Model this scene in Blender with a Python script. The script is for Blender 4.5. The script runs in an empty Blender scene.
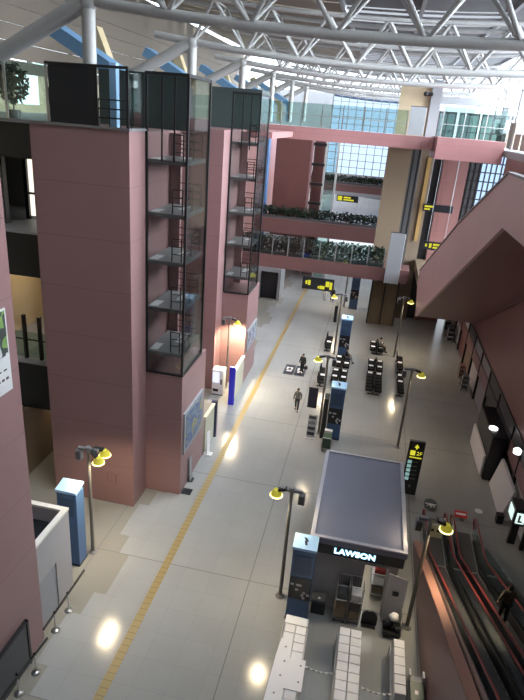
import bpy, math, random
from mathutils import Vector, Matrix
random.seed(7)
SC = bpy.context.scene
COL = SC.collection
PI = math.pi

# ------------------------------------------------------------------ materials
def _new(name):
    m = bpy.data.materials.new(name); m.use_nodes = True
    nt = m.node_tree
    for n in list(nt.nodes): nt.nodes.remove(n)
    out = nt.nodes.new('ShaderNodeOutputMaterial')
    return m, nt, out

def mat(name, col, rough=.5, metal=0.0, spec=.5, var=.06, scale=6.0, emit=None, estr=0.0):
    m, nt, out = _new(name)
    b = nt.nodes.new('ShaderNodeBsdfPrincipled')
    nt.links.new(b.outputs[0], out.inputs[0])
    b.inputs['Roughness'].default_value = rough
    b.inputs['Metallic'].default_value = metal
    b.inputs['Specular IOR Level'].default_value = spec
    tc = nt.nodes.new('ShaderNodeTexCoord')
    nz = nt.nodes.new('ShaderNodeTexNoise'); nz.inputs['Scale'].default_value = scale
    nt.links.new(tc.outputs['Object'], nz.inputs['Vector'])
    mx = nt.nodes.new('ShaderNodeMix'); mx.data_type = 'RGBA'
    mx.inputs[6].default_value = tuple(max(0, c*(1-var)) for c in col)+(1,)
    mx.inputs[7].default_value = tuple(min(1, c*(1+var)) for c in col)+(1,)
    nt.links.new(nz.outputs[0], mx.inputs[0])
    nt.links.new(mx.outputs[2], b.inputs['Base Color'])
    if emit:
        b.inputs['Emission Color'].default_value = tuple(emit)+(1,)
        b.inputs['Emission Strength'].default_value = estr
    return m

def joint_node(nt, sock, period, width, offset=0.0):
    """1 on a thin joint line, else 0, of a scalar coordinate"""
    a = nt.nodes.new('ShaderNodeMath'); a.operation = 'ADD'; a.inputs[1].default_value = 1000*period+offset
    nt.links.new(sock, a.inputs[0])
    d = nt.nodes.new('ShaderNodeMath'); d.operation = 'MODULO'; d.inputs[1].default_value = period
    nt.links.new(a.outputs[0], d.inputs[0])
    l = nt.nodes.new('ShaderNodeMath'); l.operation = 'LESS_THAN'; l.inputs[1].default_value = width
    nt.links.new(d.outputs[0], l.inputs[0])
    return l.outputs[0]

def panel_mat(name, col, dark, pz, pxy, rough=.38):
    """wall cladding with thin joints, in world metres"""
    m, nt, out = _new(name)
    b = nt.nodes.new('ShaderNodeBsdfPrincipled'); nt.links.new(b.outputs[0], out.inputs[0])
    b.inputs['Roughness'].default_value = rough
    g = nt.nodes.new('ShaderNodeNewGeometry')
    s = nt.nodes.new('ShaderNodeSeparateXYZ'); nt.links.new(g.outputs['Position'], s.inputs[0])
    jz = joint_node(nt, s.outputs[2], pz, .035)
    ad = nt.nodes.new('ShaderNodeMath'); ad.operation = 'ADD'
    nt.links.new(s.outputs[0], ad.inputs[0]); nt.links.new(s.outputs[1], ad.inputs[1])
    jx = joint_node(nt, ad.outputs[0], pxy, .03)
    mxx = nt.nodes.new('ShaderNodeMath'); mxx.operation = 'MAXIMUM'
    nt.links.new(jz, mxx.inputs[0]); nt.links.new(jx, mxx.inputs[1])
    nz = nt.nodes.new('ShaderNodeTexNoise'); nz.inputs['Scale'].default_value = .35; nz.inputs['Detail'].default_value = 4
    nt.links.new(g.outputs['Position'], nz.inputs['Vector'])
    c = nt.nodes.new('ShaderNodeMix'); c.data_type = 'RGBA'
    c.inputs[6].default_value = tuple(x*.88 for x in col)+(1,); c.inputs[7].default_value = tuple(x*1.1 for x in col)+(1,)
    nt.links.new(nz.outputs[0], c.inputs[0])
    c2 = nt.nodes.new('ShaderNodeMix'); c2.data_type = 'RGBA'
    c2.inputs[7].default_value = tuple(dark)+(1,)
    nt.links.new(mxx.outputs[0], c2.inputs[0]); nt.links.new(c.outputs[2], c2.inputs[6])
    nt.links.new(c2.outputs[2], b.inputs['Base Color'])
    return m

def floor_mat():
    m, nt, out = _new('polished_floor')
    b = nt.nodes.new('ShaderNodeBsdfPrincipled'); nt.links.new(b.outputs[0], out.inputs[0])
    g = nt.nodes.new('ShaderNodeNewGeometry')
    s = nt.nodes.new('ShaderNodeSeparateXYZ'); nt.links.new(g.outputs['Position'], s.inputs[0])
    br = nt.nodes.new('ShaderNodeTexBrick'); br.offset = 0.0
    br.inputs['Scale'].default_value = 1.0
    br.inputs['Brick Width'].default_value = 1.2; br.inputs['Row Height'].default_value = 1.2
    br.inputs['Mortar Size'].default_value = .008; br.inputs['Bias'].default_value = 0
    br.inputs['Color1'].default_value = (.375, .38, .375, 1); br.inputs['Color2'].default_value = (.36, .365, .365, 1)
    br.inputs['Mortar'].default_value = (.31, .31, .305, 1)
    nt.links.new(g.outputs['Position'], br.inputs['Vector'])
    # darker joints between the big slabs
    j1 = joint_node(nt, s.outputs[0], 7.2, .035, 3.1)
    j2 = joint_node(nt, s.outputs[1], 7.2, .035, 2.4)
    mx = nt.nodes.new('ShaderNodeMath'); mx.operation = 'MAXIMUM'
    nt.links.new(j1, mx.inputs[0]); nt.links.new(j2, mx.inputs[1])
    # beige border paving along the left wall, toothed edge
    md = nt.nodes.new('ShaderNodeMath'); md.operation = 'PINGPONG'; md.inputs[1].default_value = 3.6
    nt.links.new(s.outputs[1], md.inputs[0])
    sn = nt.nodes.new('ShaderNodeMath'); sn.operation = 'SNAP'; sn.inputs[1].default_value = 1.2
    nt.links.new(md.outputs[0], sn.inputs[0])
    e = nt.nodes.new('ShaderNodeMath'); e.operation = 'MULTIPLY_ADD'; e.inputs[1].default_value = .42; e.inputs[2].default_value = -9.75
    nt.links.new(sn.outputs[0], e.inputs[0])
    lt = nt.nodes.new('ShaderNodeMath'); lt.operation = 'LESS_THAN'
    nt.links.new(s.outputs[0], lt.inputs[0]); nt.links.new(e.outputs[0], lt.inputs[1])
    c0 = nt.nodes.new('ShaderNodeMix'); c0.data_type = 'RGBA'; c0.inputs[7].default_value = (.30, .285, .25, 1)
    nt.links.new(lt.outputs[0], c0.inputs[0]); nt.links.new(br.outputs[0], c0.inputs[6])
    nz = nt.nodes.new('ShaderNodeTexNoise'); nz.inputs['Scale'].default_value = .22; nz.inputs['Detail'].default_value = 5
    nt.links.new(g.outputs['Position'], nz.inputs['Vector'])
    hs = nt.nodes.new('ShaderNodeMix'); hs.data_type = 'RGBA'; hs.blend_type = 'MULTIPLY'; hs.inputs[0].default_value = .35
    nt.links.new(c0.outputs[2], hs.inputs[6]); nt.links.new(nz.outputs[0], hs.inputs[7])
    c1 = nt.nodes.new('ShaderNodeMix'); c1.data_type = 'RGBA'; c1.inputs[7].default_value = (.17, .17, .165, 1)
    nt.links.new(mx.outputs[0], c1.inputs[0]); nt.links.new(hs.outputs[2], c1.inputs[6])
    nt.links.new(c1.outputs[2], b.inputs['Base Color'])
    b.inputs['Roughness'].default_value = .17
    b.inputs['Specular IOR Level'].default_value = .5
    return m

def strip_mat():
    m, nt, out = _new('yellow_tactile')
    b = nt.nodes.new('ShaderNodeBsdfPrincipled'); nt.links.new(b.outputs[0], out.inputs[0])
    b.inputs['Roughness'].default_value = .45
    g = nt.nodes.new('ShaderNodeNewGeometry')
    s = nt.nodes.new('ShaderNodeSeparateXYZ'); nt.links.new(g.outputs['Position'], s.inputs[0])
    j = joint_node(nt, s.outputs[1], .3, .03)
    c = nt.nodes.new('ShaderNodeMix'); c.data_type = 'RGBA'
    c.inputs[6].default_value = (.30, .225, .10, 1); c.inputs[7].default_value = (.19, .14, .06, 1)
    nt.links.new(j, c.inputs[0]); nt.links.new(c.outputs[2], b.inputs['Base Color'])
    return m

def glass_mat(name, tint, gloss=.08, rough=.03):
    m, nt, out = _new(name)
    t = nt.nodes.new('ShaderNodeBsdfTransparent'); t.inputs[0].default_value = tuple(tint)+(1,)
    gl = nt.nodes.new('ShaderNodeBsdfGlossy'); gl.inputs['Roughness'].default_value = rough
    gl.inputs[0].default_value = (.9, .95, .95, 1)
    fr = nt.nodes.new('ShaderNodeFresnel'); fr.inputs[0].default_value = 1.45
    a = nt.nodes.new('ShaderNodeMath'); a.operation = 'MULTIPLY_ADD'; a.inputs[1].default_value = .6; a.inputs[2].default_value = gloss-.03
    a.use_clamp = True
    nt.links.new(fr.outputs[0], a.inputs[0])
    mx = nt.nodes.new('ShaderNodeMixShader')
    nt.links.new(a.outputs[0], mx.inputs[0]); nt.links.new(t.outputs[0], mx.inputs[1]); nt.links.new(gl.outputs[0], mx.inputs[2])
    nt.links.new(mx.outputs[0], out.inputs[0])
    return m

def emit_mat(name, col, s):
    m, nt, out = _new(name)
    e = nt.nodes.new('ShaderNodeEmission'); e.inputs[0].default_value = tuple(col)+(1,); e.inputs[1].default_value = s
    nt.links.new(e.outputs[0], out.inputs[0])
    return m

def poster_mat(name, cols, scale, seed):
    m, nt, out = _new(name)
    b = nt.nodes.new('ShaderNodeBsdfPrincipled'); nt.links.new(b.outputs[0], out.inputs[0])
    b.inputs['Roughness'].default_value = .35
    tc = nt.nodes.new('ShaderNodeTexCoord')
    mp = nt.nodes.new('ShaderNodeMapping'); mp.inputs['Location'].default_value = (seed, seed*1.7, seed*.6)
    nt.links.new(tc.outputs['Object'], mp.inputs[0])
    nz = nt.nodes.new('ShaderNodeTexNoise'); nz.inputs['Scale'].default_value = scale; nz.inputs['Detail'].default_value = 1.5
    nt.links.new(mp.outputs[0], nz.inputs['Vector'])
    r = nt.nodes.new('ShaderNodeValToRGB'); r.color_ramp.interpolation = 'CONSTANT'
    els = r.color_ramp.elements
    while len(els) < len(cols): els.new(.5)
    for i, c in enumerate(cols):
        els[i].position = 0 if i == 0 else .33+.34*(i-1)/max(1, len(cols)-2); els[i].color = tuple(c)+(1,)
    nt.links.new(nz.outputs[0], r.inputs[0]); nt.links.new(r.outputs[0], b.inputs['Base Color'])
    return m

def leaf_mat():
    return mat('dark_leaf', (.020, .027, .020), .9, spec=.05, var=.6, scale=9)

RED = panel_mat('red_cladding', (.27, .155, .155), (.205, .12, .12), 2.27, 40.0)
REDD = panel_mat('dark_red_cladding', (.22, .105, .098), (.16, .075, .07), 2.4, 3.6)
MAROON = panel_mat('maroon_cladding', (.125, .052, .047), (.09, .04, .036), 30, 30)
SHADERED = panel_mat('shaded_bridge_red', (.16, .078, .074), (.12, .06, .056), 9.0, 3.6)  # bridge red again, darkened to paint the shade on the lower bridges
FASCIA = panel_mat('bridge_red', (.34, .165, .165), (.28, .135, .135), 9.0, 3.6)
BROWN = mat('brown_panel', (.19, .145, .105), .5, scale=.5)
BLACK = mat('black_panel', (.012, .014, .018), .35)
BLACKM = mat('black_metal', (.02, .02, .022), .4, .3)
RUBBER = mat('black_rubber', (.012, .012, .012), .55)
STEEL = mat('brushed_steel', (.55, .55, .54), .28, .9)
POLEM = mat('pole_metal', (.17, .165, .155), .4, .5)
GREYM = mat('grey_metal', (.24, .24, .25), .45, .4)
WHITEM = mat('white_tube', (.40, .40, .395), .42)
WHITE = mat('white_card', (.88, .88, .91), .6, var=.03, scale=2)
WHITEP = mat('white_panel', (.66, .66, .67), .45)
GREYP = mat('grey_panel', (.30, .31, .33), .5)
DGREY = mat('dark_grey_panel', (.075, .077, .082), .5)
CEIL = mat('dark_roof_panel', (.10, .10, .105), .7)
CEILB = mat('brown_roof_panel', (.16, .135, .10), .7)
LITRED = panel_mat('lit_red_cladding', (.62, .42, .40), (.55, .37, .35), 30.0, 30.0)  # paler copy of the red cladding, painting light on the escalator side
CREAM = mat('cream_plaster', (.58, .48, .32), .6)
BEIGE = mat('beige_cladding', (.23, .175, .12), .45, scale=.5)
BLUE = mat('blue_panel', (.055, .125, .26), .35)
BLUED = mat('deep_blue_panel', (.04, .085, .17), .4)
BLUEL = mat('light_blue_panel', (.38, .62, .92), .4)
BLUEB = mat('pale_blue_beam', (.16, .32, .52), .5)
CREAMB = mat('cream_beam', (.55, .45, .28), .5)
LAWROOF = mat('slate_roof', (.20, .205, .27), .35, var=.12, scale=.4)
LAWTRIM = mat('pale_roof_trim', (.52, .52, .57), .4)
LAWWALL = mat('kiosk_wall', (.36, .36, .38), .5)
GLASS = glass_mat('clear_green_glass', (.80, .90, .87), .07)
GLASSD = glass_mat('smoked_glass', (.83, .85, .84), .035)
GLASSS = glass_mat('dark_side_glass', (.78, .80, .80), .04, .05)
GLASSB = glass_mat('balustrade_glass', (.72, .83, .80), .09)
LEAF = leaf_mat()
LANDG = mat('landing_grey', (.22, .22, .225), .4)
STRIP = strip_mat()
REDRAIL = mat('red_handrail', (.20, .022, .022), .35)
SEAT = mat('black_seat', (.010, .010, .012), .75, spec=.15)
YELLOWG = emit_mat('yellow_sign_face', (.9, .85, .06), 1.0)
WHITEG = emit_mat('white_sign_face', (.8, 1, .95), 1.3)
LAMPY = emit_mat('lamp_glow', (1, .86, .35), 5.0)
LAMPREF = mat('yellow_reflector', (.6, .55, .06), .4, emit=(1, .85, .08), estr=.25)
LAMPW = emit_mat('white_lamp', (1, 1, 1), 3.0)
SIGNB = emit_mat('blue_sign_letters', (.35, .75, 1), 2.6)
SIGNW = emit_mat('white_letter_core', (.85, .97, 1), 3.2)
PICT = emit_mat('pale_pictogram', (.5, .85, .8), .55)
WARML = emit_mat('warm_ceiling_panel', (1, .82, .55), 10.0)
SHOPL = emit_mat('shop_light', (1, .93, .8), 6.0)
SKIN = mat('skin', (.52, .34, .25), .55)
HAIR = mat('black_hair', (.012, .01, .01), .6)
CART = mat('green_canvas', (.05, .085, .055), .7)
CARD = mat('brown_carton', (.20, .16, .11), .7)

# ------------------------------------------------------------------ mesh builder
class MB:
    def __init__(s): s.v = []; s.f = []; s.sm = []
    def _add(s, vs, fs, smooth=False):
        o = len(s.v); s.v += [tuple(p) for p in vs]
        for f in fs: s.f.append(tuple(i+o for i in f)); s.sm.append(smooth)
        return s
    def box(s, x0, x1, y0, y1, z0, z1):
        vs = [(x, y, z) for z in (z0, z1) for y in (y0, y1) for x in (x0, x1)]
        return s._add(vs, [(0, 2, 3, 1), (4, 5, 7, 6), (0, 1, 5, 4), (2, 6, 7, 3), (0, 4, 6, 2), (1, 3, 7, 5)])
    def bev(s, x0, x1, y0, y1, z0, z1, b=.02):
        """box with chamfered vertical and top edges"""
        b = min(b, (x1-x0)*.4, (y1-y0)*.4, (z1-z0)*.4)
        def ring(i, z): return [(x0+i+b, y0+i, z), (x1-i-b, y0+i, z), (x1-i, y0+i+b, z), (x1-i, y1-i-b, z), (x1-i-b, y1-i, z), (x0+i+b, y1-i, z), (x0+i, y1-i-b, z), (x0+i, y0+i+b, z)]
        vs = ring(0, z0)+ring(0, z1-b)+ring(b, z1)
        fs = [tuple(range(7, -1, -1)), tuple(range(16, 24))]
        for k in (0, 8):
            for i in range(8): fs.append((k+i, k+(i+1) % 8, k+8+(i+1) % 8, k+8+i))
        return s._add(vs, fs)
    def tube(s, p, q, r, n=8, r2=None, cap=True):
        p = Vector(p); q = Vector(q); d = (q-p)
        if d.length < 1e-6: return s
        d.normalize(); u = d.orthogonal().normalized(); w = d.cross(u); r2 = r if r2 is None else r2
        vs = []
        for c, rr in ((p, r), (q, r2)):
            for i in range(n):
                a = 2*PI*i/n; vs.append(c+(u*math.cos(a)+w*math.sin(a))*rr)
        fs = [(i, (i+1) % n, n+(i+1) % n, n+i) for i in range(n)]
        s._add(vs, fs, True)
        if cap: s._add(vs, [tuple(range(n-1, -1, -1)), tuple(range(n, 2*n))])
        return s
    def path(s, pts, r, n=8):
        for a, b in zip(pts, pts[1:]): s.tube(a, b, r, n)
        for c in pts[1:-1]: s.ball(c, r, 6, 4)
        return s
    def lathe(s, c, prof, n=14):
        vs = []; fs = []
        for r, z in prof:
            for i in range(n):
                a = 2*PI*i/n; vs.append((c[0]+r*math.cos(a), c[1]+r*math.sin(a), c[2]+z))
        for k in range(len(prof)-1):
            for i in range(n): fs.append((k*n+i, k*n+(i+1) % n, (k+1)*n+(i+1) % n, (k+1)*n+i))
        s._add(vs, fs, True)
        return s._add(vs, [tuple(range(n-1, -1, -1)), tuple(range((len(prof)-1)*n, len(prof)*n))])
    def ball(s, c, r, n=8, m=6, sx=1, sy=1, sz=1):
        vs = [(c[0], c[1], c[2]-r*sz)]; fs = []
        for k in range(1, m):
            t = -PI/2+PI*k/m
            for i in range(n):
                a = 2*PI*i/n; vs.append((c[0]+r*sx*math.cos(t)*math.cos(a), c[1]+r*sy*math.cos(t)*math.sin(a), c[2]+r*sz*math.sin(t)))
        vs.append((c[0], c[1], c[2]+r*sz)); e = len(vs)-1
        for i in range(n):
            fs.append((0, 1+(i+1) % n, 1+i)); fs.append((e, e-n+i, e-n+(i+1) % n))
        for k in range(m-2):
            for i in range(n): fs.append((1+k*n+i, 1+k*n+(i+1) % n, 1+(k+1)*n+(i+1) % n, 1+(k+1)*n+i))
        return s._add(vs, fs, True)
    def prism(s, pts, axis, a, b):
        """extrude a 2-D outline along axis ('x': pts are (y,z); 'y': (x,z); 'z': (x,y))"""
        def P(u, w, t): return {'x': (t, u, w), 'y': (u, t, w), 'z': (u, w, t)}[axis]
        n = len(pts); vs = [P(u, w, a) for u, w in pts]+[P(u, w, b) for u, w in pts]
        fs = [tuple(range(n-1, -1, -1)), tuple(range(n, 2*n))]+[(i, (i+1) % n, n+(i+1) % n, n+i) for i in range(n)]
        return s._add(vs, fs)
    def slab(s, p, q, wvec, tvec):
        """box running from p to q with half-width vector wvec and half-thickness vector tvec"""
        p, q, w, t = Vector(p), Vector(q), Vector(wvec), Vector(tvec)
        vs = [c+a*w+b*t for c in (p, q) for b in (-1, 1) for a in (-1, 1)]
        return s._add(vs, [(0, 2, 3, 1), (4, 5, 7, 6), (0, 1, 5, 4), (2, 6, 7, 3), (0, 4, 6, 2), (1, 3, 7, 5)])
    def leaves(s, c, sx, sy, sz, n, size):
        for _ in range(n):
            while True:
                p = Vector((random.uniform(-1, 1), random.uniform(-1, 1), random.uniform(-1, 1)))
                if p.length < 1: break
            o = Vector((c[0]+p.x*sx, c[1]+p.y*sy, c[2]+p.z*sz))
            u = Vector((random.gauss(0, 1), random.gauss(0, 1), random.gauss(0, 1))).normalized(); w = u.orthogonal().normalized()
            k = size*random.uniform(.6, 1.3)
            s._add([o-u*k, o+w*k*.45, o+u*k, o-w*k*.45], [(0, 1, 2, 3)])
        return s
    def build(s, name, m, parent=None, local=False):
        me = bpy.data.meshes.new(name)
        off = Vector((0, 0, 0))
        if parent is None:
            xs, ys, zs = zip(*s.v)
            off = Vector(((min(xs)+max(xs))/2, (min(ys)+max(ys))/2, min(zs)))
        elif not local:
            p = parent
            while p: off += p.location; p = p.parent
        me.from_pydata([tuple(Vector(v)-off) for v in s.v], [], s.f)
        import bmesh
        bm = bmesh.new(); bm.from_mesh(me)
        bmesh.ops.recalc_face_normals(bm, faces=bm.faces); bm.to_mesh(me); bm.free()
        for p, q in zip(me.polygons, s.sm): p.use_smooth = q
        me.materials.append(m)
        o = bpy.data.objects.new(name, me); COL.objects.link(o)
        if parent is None: o.location = off
        else: o.parent = parent
        return o

def tag(o, label, cat, group=None, kind=None):
    if label: o['label'] = label
    if cat: o['category'] = cat
    if group: o['group'] = group
    if kind: o['kind'] = kind
    return o
def thing(name, label, cat, loc, group=None):
    o = bpy.data.objects.new(name, None); COL.objects.link(o); o.location = loc
    o.empty_display_size = .2
    return tag(o, label, cat, group)
def struct(name, mb, m, parent=None):
    o = mb.build(name, m, parent)
    if parent is None: o['kind'] = 'structure'
    return o
def dup(root, loc, label=None, rz=None, group=None):
    def cp(o, par):
        c = o.copy(); COL.objects.link(c); c.parent = par
        for k in o.children: cp(k, c)
        return c
    c = cp(root, None); c.location = loc
    if rz is not None: c.rotation_euler = (0, 0, rz)
    if label: c['label'] = label
    if group: c['group'] = group
    return c
def lamp_spot(loc, power, ang, col, parent, size=.12, blend=.6, tilt=(0, 0, 0)):
    d = bpy.data.lights.new('lamp_light', 'SPOT'); d.energy = power; d.spot_size = ang; d.spot_blend = blend
    d.color = col; d.shadow_soft_size = size
    o = bpy.data.objects.new('lamp_light', d); COL.objects.link(o); o.parent = parent; o.location = loc; o.rotation_euler = tilt
    return o
TEXTS = []
def text(name, body, m, parent, loc, size, rot, ext=.01):
    c = bpy.data.curves.new(name, 'FONT'); c.body = body; c.size = size; c.extrude = ext
    c.align_x = 'CENTER'; c.align_y = 'CENTER'
    c.materials.append(m)
    o = bpy.data.objects.new(name, c); COL.objects.link(o)
    TEXTS.append((o, parent, loc, rot, m))
    return o
FRONT = (PI/2, 0, 0)         # text facing -Y

# ------------------------------------------------------------------ camera and sky
f_px = 568.4
pi_, ya, ro = .38727, -.17277, -.080809
fw = Vector((math.sin(ya)*math.cos(pi_), math.cos(ya)*math.cos(pi_), -math.sin(pi_)))
rt = Vector((math.cos(ya), -math.sin(ya), 0)); dn = fw.cross(rt)
r2 = rt*math.cos(ro)+dn*math.sin(ro); d2 = -rt*math.sin(ro)+dn*math.cos(ro)
cd = bpy.data.cameras.new('camera'); cam = bpy.data.objects.new('camera', cd); COL.objects.link(cam)
cd.sensor_fit = 'HORIZONTAL'; cd.sensor_width = 36; cd.lens = f_px/524*36; cd.clip_end = 400
M = Matrix((r2, -d2, -fw)).transposed().to_4x4(); M.translation = (0, 0, 19)
cam.matrix_world = M
SC.camera = cam
w = bpy.data.worlds.new('sky'); SC.world = w; w.use_nodes = True
nt = w.node_tree; bg = nt.nodes['Background']
bg.inputs[1].default_value = 1.0
# overcast sky, brighter where the hidden sun stands off to the right
tcw = nt.nodes.new('ShaderNodeTexCoord')
dp = nt.nodes.new('ShaderNodeVectorMath'); dp.operation = 'DOT_PRODUCT'
sd = Vector((.80, -.05, .60)).normalized(); dp.inputs[1].default_value = sd
nt.links.new(tcw.outputs['Generated'], dp.inputs[0])
mr = nt.nodes.new('ShaderNodeMapRange'); mr.interpolation_type = 'SMOOTHSTEP'
mr.inputs[1].default_value = .45; mr.inputs[2].default_value = 1.0; mr.inputs[3].default_value = 4.0; mr.inputs[4].default_value = 58.0
nt.links.new(dp.outputs['Value'], mr.inputs[0])
sc_ = nt.nodes.new('ShaderNodeVectorMath'); sc_.operation = 'SCALE'; sc_.inputs[0].default_value = (.84, .92, 1.0)
nt.links.new(mr.outputs[0], sc_.inputs['Scale']); nt.links.new(sc_.outputs[0], bg.inputs[0])
SC.view_settings.view_transform = 'Standard'; SC.view_settings.look = 'None'
SC.view_settings.gamma = 1; SC.view_settings.use_curve_mapping = False
SC.view_settings.exposure = -0.36
try:
    SC.cycles.use_denoising = True
    SC.cycles.max_bounces = 8; SC.cycles.transparent_max_bounces = 24
    SC.cycles.sample_clamp_indirect = 6
except Exception: pass

# ================================================================== SETTING
struct('floor', MB().box(-26, 14, -4, 118, -.3, 0), floor_mat())
tag(MB().box(-7.10, -6.75, -3, 72.9, .0, .012).build('tactile_strip', STRIP), 'long yellow tactile paving strip running down the left of the grey floor', 'tactile paving')

# left: red piers with recessed floors between them
wl = struct('wall_left', MB().box(-16, -10, -3.5, 14.22, 0, 18.1), RED)
TOWY = [22.5, 36.9]
for k, y in enumerate(TOWY):
    m = MB().box(-14.28, -9.95, y, y+(1.65 if k == 0 else 1.5), 0, 18.1)
    m.box(-14.27, -9.97, y+1.5, y+6.5, 0, 18.1)
    struct('wall_left', m, RED)
    b0 = y+1.65; top = 6.9 if k == 0 else 7.05
    struct('wall_left', MB().box(-9.96, -8.05, b0, b0+4.0, 0, top), RED)
# parapet caps of the piers
struct('trim_1', MB().box(-26, -9.9, 22.44, 22.62, 18.1, 18.2).box(-10.02, -9.88, 22.62, 24.2, 18.1, 18.2), GREYM)
# recess walls and floor slabs west of the first pier
struct('wall_left', MB().box(-26, -17.0, 24.0, 24.3, 0, 3.9).box(-16.8, -16.45, 22.8, 31, 0, 3.85), BROWN)
for zb, zt in ((16.5, 18.1), (11.05, 13.25), (3.85, 6.55)):
    struct('ceiling', MB().box(-26, -14.5, 24.0, 34, zb+.02, zt-.1), BLACK)
    struct('floor', MB().box(-26, -14.5, 23.95, 34, zt-.1, zt), GREYP)
struct('wall_left', MB().box(-26, -14.5, 31.0, 31.3, 6.55, 11.05), CREAM)
struct('wall_left', MB().box(-19.5, -19.2, 24.6, 31, 6.55, 11.05), CREAM)
struct('wall_left', MB().box(-26, -17.6, 25.2, 25.5, 13.25, 16.5).box(-26, -14.5, 30, 30.3, 13.25, 16.5), DGREY)
wn = struct('window_1', MB().box(-17.4, -15.0, 27.0, 27.06, 13.4, 16.2), emit_mat('lit_window', (1, .93, .8), 1.6))
mb = MB()
for x in (-17.5, -16.7, -16.05, -15.35): mb.box(x-.1, x+.1, 26.85, 27.0, 13.25, 16.5)
mb.box(-17.5, -15, 26.88, 27, 14.5, 14.6)
mb.build('window_frame', BLACK, wn)
# glass rail of the second floor recess
t = thing('glass_railing', 'glass railing with two dark posts in the lit recess left of the red pier', 'railing', (-16.5, 24.4, 6.55))
MB().box(-19, -14.6, 24.38, 24.41, 6.6, 8.0).build('glass_panel', GLASSB, t)
for x in (-16.6, -15.75): MB().box(x-.07, x+.07, 24.3, 24.48, 6.55, 8.9).build('post', BLACKM, t)
MB().tube((-19, 24.36, 7.6), (-14.6, 24.36, 7.6), .04).build('handrail', BLACKM, t)
t = thing('ceiling_lamp', 'warm ceiling lamp lighting the cream recess wall left of the red pier', 'lamp', (-17, 28, 10.9))
MB().box(-18.2, -15.8, 27.4, 28.6, 10.9, 10.98).build('diffuser', WARML, t)
# passage lamp at the ground-floor recess
t = thing('ceiling_lamp', 'warm ceiling lamp of the ground passage beside the red pier', 'lamp', (-15.5, 27, 3.7))
MB().box(-15.9, -15.1, 26.2, 27.8, 3.72, 3.8).build('diffuser', WARML, t)
# long left rear wall behind the piers, and 4th-floor slab
struct('wall_left', MB().box(-14.6, -14.3, 29.2, 36.7, 0, 18.0).box(-14.6, -14.3, 44, 112, 0, 18.0), REDD)
struct('wall_left', MB().box(-26.3, -26, -4, 112, 0, 18.6).box(-26.3, -26, -4, 39.8, 18.6, 20.6).box(-26.3, -26, 43.0, 112, 18.6, 20.6), CREAM)
struct('floor', MB().box(-26, -14.5, 34, 112, 17.6, 18.05), GREYP)
struct('floor', MB().box(-14.5, -8.2, 43.9, 54, 17.6, 18.05), FASCIA)
struct('wall_left', MB().box(-14.2, -9.2, 28.6, 31, 18.1, 20.6).box(-14.2, -9.0, 43.2, 46, 18.1, 20.8), mat('lobby_teal', (.055, .075, .072), .4))
# upper left clerestory louvres
mb = MB()
mb.box(-26.25, -26.05, -4, 112, 20.6, 21.4)
for i in range(5): mb.box(-26.25, -26.05, -4, 112, 21.48+i*1.1, 22.54+i*1.1)
mb.box(-26.25, -26.05, -4, 112, 26.9, 29.2)
for y in range(0, 112, 6): mb.box(-26.4, -26.1, y-.15, y+.15, 20.6, 26.9)
struct('window_2', mb, mat('beige_louvre', (.135, .11, .085), .6))

# right building
struct('wall_right', MB().box(9.5, 12, 22, 50, 4.1, 17.5), REDD)
struct('wall_right', MB().box(9.5, 12, 50, 66, 4.1, 6.5), REDD)
struct('wall_right', MB().box(9.9, 12, -4, 66, 0, 4.1), DGREY)
struct('wall_right', MB().box(9.5, 12, -4, 22, 4.1, 17.5), REDD)
struct('wall_right', MB().box(12.6, 12.9, -4, 23, 18.0, 27.5), GREYP)  # unseen clerestory wall added to keep side light off the pier fronts
struct('floor', MB().box(9.5, 26, -4, 66, 17.5, 18.0), GREYP)
# far hall; right-hand walls and upper slab added to block side light
struct('wall_right', MB().box(22.2, 22.6, 66, 112, 0, 18.0), GREYP)
struct('wall_right', MB().box(12, 22.6, 65.9, 66.0, 0, 6), GREYP)
struct('floor', MB().box(4.1, 22.2, 66.05, 112, 17.5, 18.0), GREYP)
struct('wall_back', MB().box(2.6, 14.4, 112, 112.5, 0, 24).box(14.4, 22, 112, 112.5, 0, 5).box(22, 26, 112, 112.5, 0, 24).box(-26, -10.2, 112, 112.5, 0, 24).box(-10.2, 2.6, 112, 112.5, 5.4, 10.4), GREYP)
wb = thing('window_3', None, None, (-3.8, 112, 7)); wb['kind'] = 'structure'
mb = MB()
for i in range(10): x = -10.2+12.8*i/9; mb.box(x-.07, x+.07, 112, 112.2, 10.4, 24)
for i in range(12): z = 10.4+13.6*i/11; mb.box(-10.2, 2.6, 112.02, 112.18, z-.05, z+.05)
mb.build('window_frame', GREYM, wb)
MB().box(-10.2, 2.6, 112.25, 112.3, 10.4, 24).build('pane', glass_mat('far_pane', (.58, .64, .74), .05), wb)
struct('wall_back', MB().box(-26, 26, -4.3, -4, 0, 26), GREYP)  # unseen wall added behind the camera to shut out frontal sky light

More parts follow.
